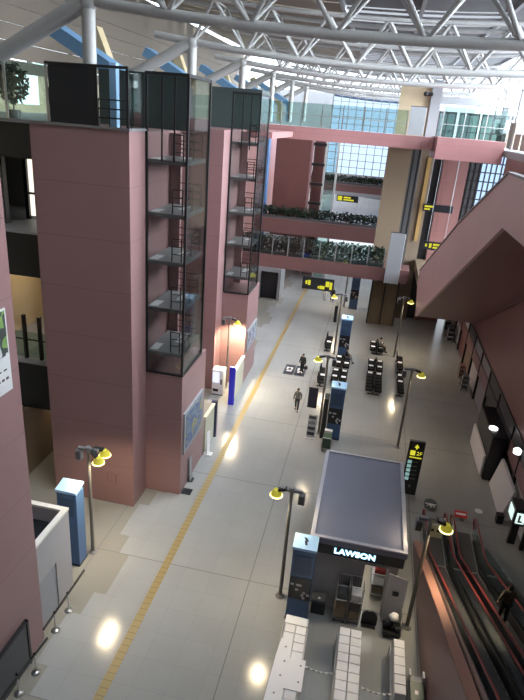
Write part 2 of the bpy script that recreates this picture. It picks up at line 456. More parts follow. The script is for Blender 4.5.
# ------------------------------------------------------------------ roof
def arch(x): return 22.28+.0040*(x-1)**2
TR_Y = [26.2+14.4*k for k in range(7)]
def make_truss():
    t = thing('roof_truss', 'nearest white tubular roof truss crossing the top of the hall', 'roof truss', (0, 26.2, 22.28), 'tubular roof trusses')
    xs = [-13.4+3.6*i for i in range(11)]
    lo = [Vector((x, 0, arch(x)-22.28)) for x in xs]
    fine = [Vector((x, 0, arch(x)-22.28)) for x in [-16+1.2*i for i in range(34)]]
    MB().path(fine, .22, 12).build('lower_chord', WHITEM, t, True)
    for s in (-1, 1):
        MB().path([p+Vector((0, 1.5*s, 2.45)) for p in fine], .13).build('upper_chord', WHITEM, t, True)
    for i in range(len(xs)-1):
        mid = (lo[i]+lo[i+1])/2
        for s in (-1, 1):
            up = mid+Vector((0, 1.5*s, 2.45))
            MB().tube(lo[i], up, .10).build('web_brace', WHITEM, t, True)
            MB().tube(lo[i+1], up, .10).build('web_brace', WHITEM, t, True)
        MB().tube(mid+Vector((0, -1.5, 2.45)), mid+Vector((0, 1.5, 2.45)), .06).build('tie', WHITEM, t, True)
    return t
tr = make_truss()
ordn = ['second', 'third', 'fourth', 'fifth', 'sixth', 'farthest']
for k in range(1, 7):
    dup(tr, (0, TR_Y[k], 22.28+.16*k), '%s white tubular roof truss counted from the nearest' % ordn[k-1] if k < 6 else 'farthest white tubular roof truss before the bright end window')
# inclined tree columns on the left, one per truss
def make_strut():
    t = thing('tree_column', 'nearest white forked tube column holding the first roof truss', 'column', (-13.4, 26.2, 18.1), 'forked tube columns')
    MB().tube((0, 0, 0), (0, 0, 4.9), .30, 14).build('post', WHITEM, t, True)
    MB().tube((-.1, -.0, 4.95), (-6.2, 0, 1.75), .36, 14).build('inclined_tube', WHITEM, t, True)
    MB().ball((0, 0, 4.95), .42, 12, 8).build('node', WHITEM, t, True)
    return t
st = make_strut()
for k in range(1, 7):
    dup(st, (-13.4, TR_Y[k], 18.1+.16*k), '%s white forked tube column counted from the nearest' % ordn[k-1] if k < 6 else 'farthest white forked tube column beside the bright end window')
# roof skin: dark panels with skylight gaps, fins across the gaps
for k in range(-2, 6):
    y0 = 26.2+14.4*k
    zz = 26.1+.16*k
    def sheet(mb, x0, x1, ya_, yb_):
        n = 10
        for i in range(n):
            a = x0+(x1-x0)*i/n; b = x0+(x1-x0)*(i+1)/n
            za = arch(a)-22.28+zz; zb_ = arch(b)-22.28+zz
            mb._add([(a, ya_, za), (b, ya_, zb_), (b, yb_, zb_), (a, yb_, za), (a, ya_, za+.15), (b, ya_, zb_+.15), (b, yb_, zb_+.15), (a, yb_, za+.15)],
                    [(0, 1, 2, 3), (7, 6, 5, 4), (0, 4, 5, 1), (3, 2, 6, 7), (0, 3, 7, 4), (1, 5, 6, 2)])
    mb = MB(); sheet(mb, 6.6, 12.6, y0-4.2, y0+10.2); sheet(mb, -4, 6.6, y0-2.6, y0+3.4)
    if k < -1: sheet(mb, -4, 6.6, y0-4.2, y0+10.2)  # skylight closed over this unseen bay to dim the pier fronts
    else:
        for i in range(5): sheet(mb, -4, 6.6, y0+3.9+i*1.8, y0+(4.8 if k >= 0 else 5.15)+i*1.8)
    struct('ceiling', mb, CEIL)
    mb = MB()
    for i in range(4): sheet(mb, -26.4, -4, y0-4.2+i*3.6, y0-4.2+i*3.6+3.42)
    struct('ceiling', mb, CEILB)
    mb = MB()
    for x in (-4, 1.1, 6.6, 12):
        z = arch(x)-22.28+zz-.3; mb.box(x-.12, x+.12, y0-4.2, y0+10.2, z, z+.3)
    struct('trim_2', mb, GREYM)
# pale blue and cream sloped fins on the left, one pair per bay
bl = MB().slab((-19.3, 33, 22.9), (-14.6, 33, 20.4), (0, .8, 0), (.16, 0, .30)).box(-14.95, -14.45, 32.2, 33.8, 18.06, 20.5).build('sloped_fin', BLUEB)
tag(bl, 'nearest pale blue sloped fin above the left gallery', 'fin', 'blue sloped fins')
cr = MB().slab((-17.8, 35.5, 23.1), (-16.5, 35.5, 20.0), (0, .4, 0), (.32, 0, .13)).box(-16.8, -16.2, 35.1, 35.9, 18.06, 20.1).build('sloped_fin', CREAMB)
tag(cr, 'nearest cream sloped fin above the left gallery', 'fin', 'cream sloped fins')
for k in range(1, 5):
    o = ['second', 'third', 'fourth', 'farthest'][k-1]
    dup(bl, bl.location+Vector((0, 14.4*k, .16*k)), o+' pale blue sloped fin above the left gallery')
    dup(cr, cr.location+Vector((0, 14.4*k, .16*k)), o+' cream sloped fin above the left gallery')

# ------------------------------------------------------------------ fourth-floor glass on the first pier
t = thing('glass_screen', 'tall glass screen with a black panel standing on top of the nearest red pier', 'glass screen', (-15, 22.52, 18.2))
MB().box(-19, -13.34, 22.5, 22.53, 18.2, 20.3).build('glass_panel', GLASSB, t)
MB().box(-13.3, -11.3, 22.48, 22.54, 18.2, 20.3).build('black_panel', BLACK, t)
MB().box(-11.25, -9.97, 22.5, 22.53, 18.2, 20.3).build('glass_panel', GLASSD, t)
MB().box(-9.99, -9.96, 22.56, 24.1, 18.2, 20.3).build('glass_panel', GLASSD, t)
for x in (-17.2, -16.2, -15.2, -13.38): MB().box(x-.05, x+.05, 22.44, 22.5, 18.2, 20.3).build('post', STEEL, t)
for x in (-11.28, -9.98): MB().box(x-.05, x+.05, 22.44, 22.5, 18.2, 20.35).build('post', BLACKM, t)
MB().box(-13.4, -9.93, 22.42, 22.58, 20.3, 20.4).build('top_rail', BLACKM, t)

tag(MB().box(-11.45, -11.15, 24.0, 24.3, 18.1, 20.6).build('gallery_post', BLUEL), 'pale blue square post behind the glass on top of the nearest red pier', 'post')
t = thing('gallery_rail', 'dark stair rails behind the glass on top of the nearest red pier', 'railing', (-11.5, 23.6, 18.1))
m = MB()
for k in range(3): m.tube((-13.2, 23.6, 18.5+.35*k), (-10.3, 23.6, 18.5+.35*k), .03, 6)
m.build('handrail', BLACKM, t)
for i in range(7): MB().tube((-13.2+.48*i, 23.6, 18.1), (-13.2+.48*i, 23.6, 19.2), .025, 6).build('post', BLACKM, t)
# concourse partitions beyond the upper right landing
for i, (x, w_, lb) in enumerate(((4.6, 1.5, 'leftmost dark framed glass partition on the upper right concourse'), (6.5, 1.7, 'middle dark framed glass partition on the upper right concourse'), (8.5, 2.0, 'rightmost dark framed glass partition on the upper right concourse'))):
    t = thing('glass_partition', lb, 'partition', (x+w_/2, 60, 17.9), 'upper concourse partitions')
    MB().box(x, x+w_, 60, 60.03, 18.0, 20.6).build('glass_panel', glass_mat('grey_pane', (.45, .52, .51), .06), t)
    for q in (x, x+w_/2, x+w_): MB().box(q-.07, q+.07, 59.9, 60.0, 17.6, 20.8).build('post', DGREY, t)
    MB().box(x, x+w_, 59.9, 60.0, 20.6, 20.8).box(x, x+w_, 59.92, 59.98, 19.1, 19.2).build('rail', DGREY, t)
struct('floor', MB().box(4.3, 9.45, 57.3, 66, 17.45, 17.95), GREYP)
struct('ceiling', MB().box(4.6, 14, 62, 64, 21.6, 22.2), GREYP)

# ------------------------------------------------------------------ glass stair shafts
def shaft(y0, z0, levels, y1, label):
    x0, x1 = -9.95, -8.05; zt = 20.35
    t = thing('glass_stair_shaft', label, 'glass shaft', (-9, y0, z0))
    MB().box(x0+.03, x1-.03, y0+.02, y0+.05, z0+.05, zt-.05).build('front_glass', GLASSD, t)
    MB().box(x1-.05, x1-.02, y0+.06, y1-.04, z0+.05, zt-.05).build('side_glass', GLASSS, t)
    for (x, y) in ((x0+.05, y0+.04), (x1-.04, y0+.04), (x1-.04, y1)):
        MB().box(x-.05, x+.05, y-.05, y+.05, z0, zt).build('corner_post', BLACKM, t)
    for px_ in (x0+.75, x0+1.3): MB().box(px_-.035, px_+.035, y0-.02, y0+.02, 16.95, zt).build('mullion', BLACKM, t)
    MB().box(x0, x1, y0-.04, y0+.08, zt-.08, zt+.05).box(x1-.1, x1, y0, y1, zt-.08, zt+.05).build('top_frame', BLACKM, t)
    MB().box(x0, x1, y0-.03, y0+.08, z0, z0+.1).box(x1-.1, x1+.02, y0, y1, z0, z0+.1).build('bottom_frame', BLACKM, t)
    MB().box(x0+.02, x0+.55, y1-.12, y1+.1, z0, 18.0).build('core_panel', RED, t)
    for z in levels:
        f = MB().box(x0+.03, x1-.1, y0+.08, y1-.13, z-.18, z).build('landing', LANDG, t)
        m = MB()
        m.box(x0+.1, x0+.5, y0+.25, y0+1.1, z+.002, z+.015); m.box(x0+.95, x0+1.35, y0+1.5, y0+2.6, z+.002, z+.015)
        m.build('light_patch', WHITEP, f)  # light falling on the landing floor, painted as pale patches
        r = MB()
        for h in (.35, .7, 1.05):
            r.tube((x1-.25, y0+.15, z+h), (x1-.25, y1-.2, z+h), .025, 6); r.tube((x0+.6, y1-.25, z+h), (x1-.25, y1-.25, z+h), .025, 6)
            r.tube((x0+1.2, y0+.18, z+h), (x1-.25, y0+.18, z+h), .02, 6)
        for yy in (y0+.18, (y0+y1)/2, y1-.25): r.tube((x1-.25, yy, z), (x1-.25, yy, z+1.05), .03, 6)
        r.tube((x0+1.2, y0+.18, z), (x0+1.2, y0+.18, z+1.05), .03, 6)
        r.build('railing', BLACKM, f)
    return t
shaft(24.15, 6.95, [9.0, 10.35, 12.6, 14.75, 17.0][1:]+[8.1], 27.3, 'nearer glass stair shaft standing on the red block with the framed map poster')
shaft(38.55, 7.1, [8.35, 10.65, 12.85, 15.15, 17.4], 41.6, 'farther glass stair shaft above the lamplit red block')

# ------------------------------------------------------------------ wall posters
def wall_poster(x, y0, y1, z0, z1, label, pm, frame):
    t = thing('framed_poster', label, 'poster', (x+.04, (y0+y1)/2, z0))
    MB().box(x+.004, x+.1, y0, y1, z0, z1).build('frame', frame, t)
    MB().box(x+.1, x+.115, y0+.25, y1-.25, z0+.25, z1-.25).build('picture', pm, t)
    return t
PM1 = poster_mat('map_poster', [(.05, .08, .13), (.13, .2, .27), (.03, .09, .26), (.26, .25, .1), (.1, .15, .2)], 1.3, 3.0)
PM2 = poster_mat('dark_poster', [(.05, .06, .1), (.3, .33, .42), (.1, .1, .16), (.45, .42, .4)], 1.4, 8.0)
PM3 = poster_mat('white_green_poster', [(.16, .28, .07), (.2, .34, .1), (.05, .06, .06), (.6, .62, .65), (.2, .32, .1)], 1.6, 5.0)
wall_poster(-8.05, 24.4, 27.6, 2.35, 4.75, 'blue and yellow map poster in a grey frame on the nearer red block', PM1, GREYP)
wall_poster(-8.05, 38.95, 42.2, 2.5, 4.2, 'dark picture poster in a pale frame on the lamplit red block', PM2, GREYP)
t = thing('banner_poster', 'large white poster with a green picture on the nearest pier at the left edge', 'poster', (-9.98, 12.7, 10.8))
MB().box(-9.995, -9.96, 11.3, 13.8, 10.85, 13.42).build('sheet', WHITEP, t)
MB().box(-9.958, -9.95, 11.3, 13.74, 12.0, 13.36).build('picture', PM3, t)
m = MB()
for i in range(7): m.box(-9.958, -9.95, 13.65-.2*i-.12, 13.65-.2*i, 11.25, 11.33)
for i in range(4): m.box(-9.958, -9.95, 13.6-.25*i-.15, 13.6-.25*i, 11.55, 11.6)
m.build('caption', DGREY, t)

# dark door in the nearest pier
d = thing('door_1', None, None, (-9.98, 11.6, 0)); d['kind'] = 'structure'
MB().box(-9.99, -9.9, 9.0, 13.12, .02, 1.95).build('door_leaf', DGREY, d)
MB().box(-9.99, -9.86, 8.9, 9.0, 0, 2.05).box(-9.99, -9.86, 13.12, 13.22, 0, 2.05).box(-9.99, -9.86, 8.9, 13.22, 1.95, 2.05).build('door_frame', BLACKM, d)

# ------------------------------------------------------------------ bridges
def bridge(y0, y1, x0, x1, zb, zt):
    struct('floor', MB().box(x0, x1, y0, y1, zb, zt), FASCIA if zb > 15 else SHADERED)
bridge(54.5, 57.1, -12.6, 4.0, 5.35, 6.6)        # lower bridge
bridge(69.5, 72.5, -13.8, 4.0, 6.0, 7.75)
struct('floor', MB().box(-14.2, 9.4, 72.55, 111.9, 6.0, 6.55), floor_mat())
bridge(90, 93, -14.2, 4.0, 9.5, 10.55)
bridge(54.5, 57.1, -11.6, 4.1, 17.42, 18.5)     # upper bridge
struct('floor', MB().box(4.15, 9.45, 51.5, 57.2, 16.9, 18.6), FASCIA)
struct('floor', MB().box(4.8, 9.3, 51.3, 62, 5.6, 6.55), BEIGE)
def railing(name, label, x0, x1, y, z, h, step, post, gl, rail=True):
    t = thing(name, label, 'railing', ((x0+x1)/2, y, z))
    MB().box(x0, x1, y-.012, y+.012, z+.05, z+h).build('glass_panel', gl, t)
    n = max(1, round((x1-x0)/step))
    for i in range(n+1):
        x = x0+(x1-x0)*i/n
        MB().box(x-.045, x+.045, y-.06, y-.014, z, z+h+.05).build('post', post, t)
    if rail: MB().tube((x0, y-.08, z+1.0), (x1, y-.08, z+1.0), .03, 6).build('handrail', post, t)
    return t
railing('bridge_railing', 'tall green glass railing with pale posts on the upper bridge', -11.4, 1.6, 54.6, 18.5, 2.0, 1.86, STEEL, GLASSB)
railing('bridge_railing', 'glass screen with white posts on the deeper red landing at the upper right', 4.3, 9.4, 51.6, 18.6, 2.3, 1.7, WHITEM, GLASSB)
railing('bridge_railing', 'glass railing with thin posts along the lower bridge', -12.4, 1.5, 54.6, 6.6, 1.9, 1.5, GREYM, GLASSB, False)
def hedge(x0, x1, y, z, h, label):
    t = thing('planter_hedge', label, 'hedge', ((x0+x1)/2, y, z))
    MB().box(x0, x1, y-.25, y+.25, z, z+.3).build('planter_box', DGREY, t)
    m = MB(); n = int((x1-x0)/.55)
    for i in range(n):
        m.leaves((x0+.3+(x1-x0-.6)*i/(n-1), y, z+.3+h*.42*random.uniform(.85, 1.1)), .46, .32, h*.5, 115, .17)
    m.build('foliage', LEAF, t)
hedge(-12.4, 1.5, 55.1, 6.6, 1.8, 'dark green planter hedge behind the glass of the lower bridge')
hedge(-13.6, 3.8, 69.9, 7.75, 1.35, 'dark green planter hedge on the bridge behind the lower bridge')
hedge(-10.5, 3.8, 90.5, 10.55, 1.2, 'small dark hedge on the distant bridge below the bright window')
for z0, z1, nm, yy in ((5.3, 10.1, 'tall grey board standing at the front of the lower bridge', 54.2), (18.55, 20.85, 'grey board behind the railing of the upper bridge', 54.9)):
    x = 1.75
    t = thing('grey_board', nm, 'board', (x+.65, yy, z0))
    MB().bev(x, x+1.35, yy-.06, yy+.06, z0, z1).build('panel', GREYP, t)
    MB().tube((x-.02, yy, z1), (x+1.37, yy, z1), .06, 6).build('cap', BLACKM, t)

# distant lift shaft, maroon panel, blue pole behind the lower bridge
struct('wall_back', MB().box(-13.1, -8.75, 73.5, 74.5, 5, 18.0), MAROON)
tag(MB().tube((-13.9, 72.5, 0), (-13.9, 72.5, 17.9), .3, 12).build('pole', BLUE), 'tall blue pole beside the maroon panel beyond the lower bridge', 'pole')
t = thing('lift_shaft', 'glazed lift shaft with dark rungs beside the maroon panel', 'lift shaft', (-7.6, 74, 0))
for x in (-8.6, -6.9, -5.4): MB().box(x-.12, x+.12, 73.8, 74.1, 0, 18).build('upright', RED if x < -8 else WHITEM, t)
for i in range(7): MB().box(-8.5, -6.9, 73.75, 74.2, 2.2+2.35*i, 2.55+2.35*i).build('landing', BLACKM, t)
MB().box(-8.5, -6.95, 75.2, 75.3, 0, 18).build('back_panel', MAROON, t)
MB().box(-6.8, -5.5, 74.0, 74.03, 0, 18).build('glass_panel', GLASSB, t)

# beige lift tower and the vertical strips right of it
t = thing('lift_tower', 'beige lift tower with a dark glass base rising to the upper bridge', 'lift tower', (1.7, 58.8, 0))
MB().box(.35, 2.55, 57.4, 60.2, 4.9, 17.4).build('cladding', BEIGE, t)
MB().box(.8, 3.4, 57.5, 60.1, 0, 4.9).build('dark_glass_base', mat('bronze_glass', (.15, .115, .07), .15), t)
for x in (.78, 2.1, 3.42): MB().box(x-.06, x+.06, 57.36, 57.48, 0, 4.9).build('mullion', BLACKM, t)
for x in (2.75, 3.25): MB().box(x-.08, x+.08, 57.6, 57.8, 4.9, 17.4).build('guide_rail', BLACKM, t)
MB().box(2.6, 3.5, 58.6, 58.7, 4.9, 17.4).build('back_panel', DGREY, t)
struct('pillar', MB().box(3.65, 4.9, 60.4, 61.5, 0, 17.4), BROWN)
struct('pillar', MB().box(4.9, 5.8, 61.2, 62, 0, 17.4), BLACK)  # black slab painted in for the dark gap between the pillars
struct('pillar', MB().box(5.85, 6.4, 60.8, 62, 0, 17.4), REDD)
struct('pillar', MB().box(6.45, 8.3, 61.2, 62.3, 0, 17.4), REDD)
tag(MB().box(4.3, 4.62, 60.2, 60.36, 8.5, 16.6).build('painted_highlight', mat('gold_highlight', (.38, .24, .09), .35)), 'narrow golden highlight painted on the brown pillar beside the lift tower', 'painted highlight')  # warm light on the pillar, painted as a gold strip
struct('window_4', MB().box(10.0, 14.5, 64, 64.1, 6.5, 17.4), glass_mat('right_pane', (.5, .57, .68), .05))
struct('wall_back', MB().box(8.35, 10.0, 64, 64.2, 6.5, 17.4), DGREY)
mb = MB()
for i in range(13): mb.box(8.4+.5*i-.06, 8.4+.5*i+.06, 63.8, 64, 6.5, 17.4)
for i in range(13): mb.box(8.4, 14.5, 63.82, 63.98, 6.5+.9*i-.05, 6.5+.9*i+.05)
struct('window_4', mb, BLACKM)
# top right: beige wall panel, grey column with camera, 4th-floor concourse columns
struct('wall_right', MB().box(.7, 3.4, 57.4, 57.8, 18.5, 22.9), CREAM)
struct('pillar', MB().box(3.42, 4.3, 57.0, 57.9, 18.5, 23.2), GREYP)
tag(MB().tube((2.9, 56.75, 22.0), (3.5, 56.75, 22.0), .16, 10).ball((2.9, 56.75, 22.0), .22).build('security_camera', BLACKM), 'small dark camera on the grey column above the upper bridge', 'camera')
for k in range(5):
    y = 34+7.2*k
    struct('pillar', MB().box(10.6, 11.1, y-.25, y+.25, 18, 25), GREYP)
mb = MB()
for i in range(4): mb.box(10.4, 26, 65.5, 65.8, 19.2+i*1.4, 19.6+i*1.4)
for i in range(9): mb.box(10.4+1.7*i, 10.5+1.7*i, 65.5, 65.8, 18, 25)
struct('window_5', mb, GREYM)
mb = MB()
for i in range(12): mb.box(10.65, 10.72, 30+2.8*i, 32.3+2.8*i, 18.05, 19.3+(.9 if i % 3 == 0 else 0))
struct('wall_right', mb, BEIGE)

# ------------------------------------------------------------------ overhead escalator on the right
XE0, XE1 = 4.6, 9.35
t = thing('overhead_escalator', 'red clad escalator, lit side painted pink, descending above the shops on the right', 'escalator', (7, 47.5, 4.5))
out = [(47.5, 4.45), (22.2, 15.95), (12.0, 15.95), (12.0, 17.75), (23.2, 17.75), (32.9, 14.5), (50.9, 7.55), (51.2, 6.4)]
MB().prism(out, 'x', XE0, XE0+.16).build('side_panel', LITRED, t)
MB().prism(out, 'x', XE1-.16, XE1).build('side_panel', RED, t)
def sl(a, b, y): return a[1]+(b[1]-a[1])*(y-a[0])/(b[0]-a[0])
MB().prism([(47.45, 4.5), (22.2, 15.98), (12.05, 15.98), (12.05, 16.45), (22.4, 16.45), (47.6, 5.0)], 'x', XE0+.17, XE1-.17).build('underside', REDD, t)
MB().prism([(50.95, 7.56), (32.9, 14.51), (23.2, 17.76), (12.0, 17.76), (12.0, 17.84), (23.25, 17.84), (32.95, 14.6), (51.0, 7.66)], 'x', XE0-.05, XE0+.2).build('coping', GREYM, t)
m = MB()
n = 55
for i in range(n):
    y = 46.5-i*.44; z = 5.55+(46.5-y)*.456; m.box(XE0+.9, XE0+1.9, y-.44, y, z-.25, z+.02)
    m.box(XE0+2.8, XE0+3.8, y-.44, y, z-.25, z+.02)
m.build('steps', DGREY, t)
for x in (XE0+.75, XE0+2.05, XE0+2.65, XE0+3.95):
    h = MB().path([(x, 47.2, 6.2), (x, 23.3, 17.2), (x, 13, 17.2)], .05).build('handrail', RUBBER, t)

# ------------------------------------------------------------------ shops along the right
t = thing('shop_facade', 'long row of shop fronts with dark transom panes under the red right wall', 'shop front', (9.6, 44, 0))
ys = [25, 28.6, 30.9, 35.2, 38.8, 42.4, 46, 49.6, 53.2, 56.8, 60.4, 64]
for i, (a, b) in enumerate(zip(ys, ys[1:])):
    MB().box(9.55, 9.6, a+.08, b-.08, 3.05, 4.05).build('transom_pane', [GREYP, DGREY, WHITEP, DGREY, GREYP][i % 5] if i > 3 else DGREY, t)
    MB().box(9.5, 9.62, a+.08, b-.08, 2.05, 3.0).build('fascia_panel', RED if i not in (2, 3) else DGREY, t)
    MB().box(9.62, 9.66, a+.08, b-.08, .1, 2.0).build('shop_window', [WHITEP, DGREY, DGREY, DGREY, GREYP, WHITEP, BROWN, REDD, WHITEP, BROWN, GREYP][i], t)
    MB().box(9.46, 9.66, a-.08, a+.08, 0, 4.1).build('mullion', BLACKM, t)
MB().box(9.44, 9.66, 25, 64, 3.98, 4.12).build('head_rail', BLACKM, t)
t = thing('shop_porch', 'black boxed shop porch with a white lower side on the right', 'porch', (8.9, 33, 0))
MB().bev(8.55, 9.42, 30.9, 35.1, 0, 2.9, .03).build('box', BLACK, t)
MB().bev(8.38, 8.53, 31.1, 35.2, .1, 1.5, .03).build('white_side', WHITEP, t)
MB().lathe((8.75, 32.0, 2.9), [(.0, 0), (.26, 0), (.26, .08), (.2, .12)], 14).build('lamp', LAMPW, t)
t = thing('counter', 'white slanted counter below the red panel beside the black porch', 'counter', (9.1, 28.6, 0))
MB().prism([(8.9, 0), (9.4, 0), (9.4, 1.8), (9.25, 1.8)], 'y', 27.2, 30.6).build('body', WHITEP, t)
MB().box(8.65, 9.0, 26.8, 27.15, 0, .5).build('foot', BLACKM, t)
tag(MB().lathe((9.2, 28.3, 3.55), [(.0, 0), (.2, 0), (.22, .2), (.12, .3)], 12).build('round_lamp', LAMPW), 'round white lamp on the dark transom above the white counter', 'lamp')
t = thing('box_sign', 'black box sign with lit white faces at the right edge', 'sign', (9.0, 25.8, 1.7))
MB().bev(8.82, 9.4, 25.0, 26.1, 1.35, 2.25, .03).build('case', BLACK, t)
MB().box(8.79, 8.82, 25.2, 25.9, 1.5, 2.1).build('side_face', WHITEG, t)
MB().box(8.92, 9.32, 24.97, 25.0, 1.5, 2.1).build('front_face', WHITEG, t)
MB().prism([(9.02, 1.58), (9.22, 1.58), (9.22, 1.67), (9.11, 1.67), (9.11, 2.0), (9.02, 2.0)], 'y', 24.955, 24.97).build('mark', BLACK, t)
MB().box(8.95, 9.3, 25.3, 25.5, 0, 1.35).build('stand', BLACK, t)
# goods in front of the farther shops
for i, (x, y, sx, sy, h, m, lb) in enumerate([(9.0, 44.0, .5, .9, 1.2, DGREY, 'dark goods rack in front of the shop beyond the black porch'), (9.05, 46.4, .45, .7, 1.1, REDD, 'red goods rack in front of the middle shop'), (8.95, 55.5, .5, 1.6, 1.4, BLACK, 'black goods rack before the far shops on the right'), (9.0, 58.6, .5, 1.0, 1.5, BLACK, 'farthest black goods rack under the overhead escalator')]):
    t = thing('goods_rack', lb, 'rack', (x, y, 0))
    for k in range(3): MB().bev(x-sx/2, x+sx/2, y-sy/2, y+sy/2, .1+k*h/3, .1+k*h/3+.06).build('shelf', GREYP, t)
    for (a, b) in ((-1, -1), (1, -1), (-1, 1), (1, 1)): MB().box(x+a*sx*.48-.02, x+a*sx*.48+.02, y+b*sy*.48-.02, y+b*sy*.48+.02, 0, h).build('post', BLACKM, t)
    for k in range(3): MB().bev(x-sx*.4, x+sx*.4, y-sy*.42, y+sy*.42, .17+k*h/3, .1+(k+.85)*h/3).build('goods', m, t)

# ------------------------------------------------------------------ escalators at the lower right
def stepz(y): return max(0, (22.6-y)*.447)
def esc(xa, xb, label, group):
    t = thing('escalator', label, 'escalator', ((xa+xb)/2, 24, 0), group)
    m = MB(); y = 22.4; i = 0
    while y > 4:
        z = stepz(y); m.box(xa+.2, xb-.2, y-.40, y, z-.3, z+.06); y -= .40
    m.build('steps', mat('step_metal', (.10, .102, .108), .4, .3), t)
    MB().box(xa+.15, xb-.15, 22.45, 25.4, .0, .05).build('landing_plate', DGREY, t)
    for s, x in ((0, xa), (1, xb)):
        prof = [(25.6, 0), (25.6, .8), (22.7, .8), (4, stepz(4)+.8), (4, stepz(4)+.1), (22.6, .0)]
        MB().prism(prof, 'x', x-.012, x+.012).build('balustrade', GLASSS, t)
        MB().prism([(24.8, 0), (24.8, .22), (22.6, .26), (4, stepz(4)+.3), (4, stepz(4)-.2), (22.6, 0)], 'x', x-.09 if s else x+.02, x-.02 if s else x+.09).build('skirting', BLACKM, t)
        pts = [(x, 25.4, .35), (x, 25.75, .5), (x, 25.8, .75), (x, 25.5, .93), (x, 25.0, .97), (x, 22.8, .97), (x, 22.2, 1.08), (x, 4, stepz(4)+1.0)]
        MB().path(pts, .042, 8).build('handrail', REDRAIL, t)
    MB().box(xa+.18, xb-.18, 22.40, 22.55, .05, .1).build('comb_plate', STEEL, t)
    return t
esc(4.72, 5.80, 'left one of the two dark escalators with red handrails at the lower right', 'red handrail escalators')
esc(6.14, 7.28, 'right one of the two dark escalators with red handrails carrying a rider', 'red handrail escalators')
t = thing('escalator_side_wall', 'reddish cladding wall along the left flank of the lower right escalators', 'side wall', (4.3, 17, 0))
MB().prism([(23.9, 0), (23.6, .25), (4, (23.6-4)*.425), (4, 0)], 'x', 4.2, 4.32).build('panel', RED, t)
MB().prism([(23.9, .2), (4, (23.6-4)*.425+.02), (4, (23.6-4)*.425+.1), (23.6, .32)], 'x', 4.2, 4.55).build('ledge', mat('lit_ledge', (.42, .22, .17), .35), t)  # ledge coloured pinker than the wall to paint light on its top
MB().prism([(24.9, 0), (24.9, .5), (23, .6), (4, (23.6-4)*.425+.6), (4, (23.6-4)*.425+.05), (23.6, .0)], 'x', 4.58, 4.62).build('steel_flank', STEEL, t)
MB().box(6.0-.1, 6.0+.08, 22.6, 25.0, .0, .5).build('centre_newel', GREYM, t)
t = thing('guard_fence', 'low glass guard fence right of the escalators', 'fence', (7.9, 21, 0))
MB().prism([(23.4, .0), (23.4, .95), (9, stepz(9)+1.0), (9, .0)], 'x', 7.42, 7.45).build('panel', GLASSB, t)

# floor stand signs near the escalator foot
t = thing('no_entry_sign', 'red oval no-entry sign with white bar at the escalator foot', 'sign', (6.78, 26.6, 0))
MB().lathe((6.78, 26.6, 0), [(.2, 0), (.2, .03), (.03, .05), (.03, .28)], 12).build('stand', GREYM, t)
MB().slab((6.46, 26.6, .3), (7.10, 26.6, .3), (0, .2, .06), (0, -.006, .016)).build('red_plate', mat('sign_red', (.6, .03, .03), .4), t)
MB().slab((6.52, 26.592, .322), (7.04, 26.592, .322), (0, .06, .018), (0, -.002, .006)).build('white_bar', WHITE, t)
t = thing('round_stand_sign', 'low round dark sign with a pale cross beside the escalator foot', 'sign', (5.25, 27.2, 0))
MB().lathe((5.25, 27.1, 0), [(.2, 0), (.2, .03), (.03, .05), (.03, .2)], 12).build('stand', GREYM, t)
MB().tube((5.25, 27.1, .2), (5.25, 27.08, .26), .36, 20).build('disc', DGREY, t)
m = MB()
for a in range(4):
    c, s_ = math.cos(a*PI/4), math.sin(a*PI/4)
    m.slab((5.25-.3*c, 27.08-.3*s_, .265), (5.25+.3*c, 27.08+.3*s_, .265), (-.03*s_, .03*c, 0), (0, 0, .008))
m.build('cross', WHITEP, t)
t = thing('floor_notice', 'pale notice board with two black marks at the left escalator entrance', 'notice', (5.25, 24.9, 0))
MB().bev(4.9, 5.65, 24.6, 24.75, .05, .75).build('board', mat('notice_beige', (.45, .43, .33), .5), t)
MB().box(5.02, 5.2, 24.585, 24.6, .4, .55).build('mark', BLACK, t); MB().box(5.35, 5.53, 24.585, 24.6, .4, .55).build('mark', BLACK, t)
tag(MB().lathe((7.9, 27.6, 0), [(.22, 0), (.22, .015), (.18, .02)], 18).build('floor_disc', WHITEP), 'pale round disc on the grey floor right of the no-entry sign', 'floor disc')

# ------------------------------------------------------------------ convenience kiosk
t = thing('shop_kiosk', 'grey convenience kiosk with slate flat roof and lit name sign', 'kiosk', (1.25, 21.6, 0))
MB().box(-.5, 1.68, 18.8, 18.95, 0, 3.55).box(2.62, 3.0, 18.8, 18.95, 0, 3.55).box(1.68, 2.62, 18.8, 18.95, 2.55, 3.55).box(-.5, -.35, 18.95, 24.7, 0, 3.55).box(2.85, 3.0, 18.95, 24.7, 0, 3.55).box(-.5, 3.0, 24.55, 24.7, 0, 3.55).build('walls', LAWWALL, t)
rf = MB().box(-.66, 3.15, 18.35, 24.93, 3.55, 3.78).build('roof', LAWROOF, t)
MB().box(-.66, -.5, 18.35, 24.93, 3.785, 3.85).box(2.99, 3.15, 18.35, 24.93, 3.785, 3.85).box(-.5, 2.99, 18.35, 18.5, 3.785, 3.85).box(-.5, 2.99, 24.8, 24.93, 3.785, 3.85).build('roof_edge', LAWTRIM, rf)
MB().box(-.6, 3.1, 18.42, 18.78, 3.02, 3.54).build('sign_fascia', BLACK, t)
ltr = text('lettering', 'LAWSON', SIGNB, t, Vector((1.17, 18.40, 3.27))-t.location, .40, FRONT, .012)
ltr.data.space_character = 1.08; ltr.data.offset = .022; ltr.scale = (.92, .85, 1)
ltr2 = text('lettering', 'LAWSON', SIGNW, t, Vector((1.17, 18.385, 3.27))-t.location, .40, FRONT, .004)
ltr2.data.space_character = 1.08; ltr2.scale = (.92, .85, 1)
it = MB().box(1.0, 2.8, 22.6, 22.7, 0, 2.6).build('inner_wall', CREAM, t)
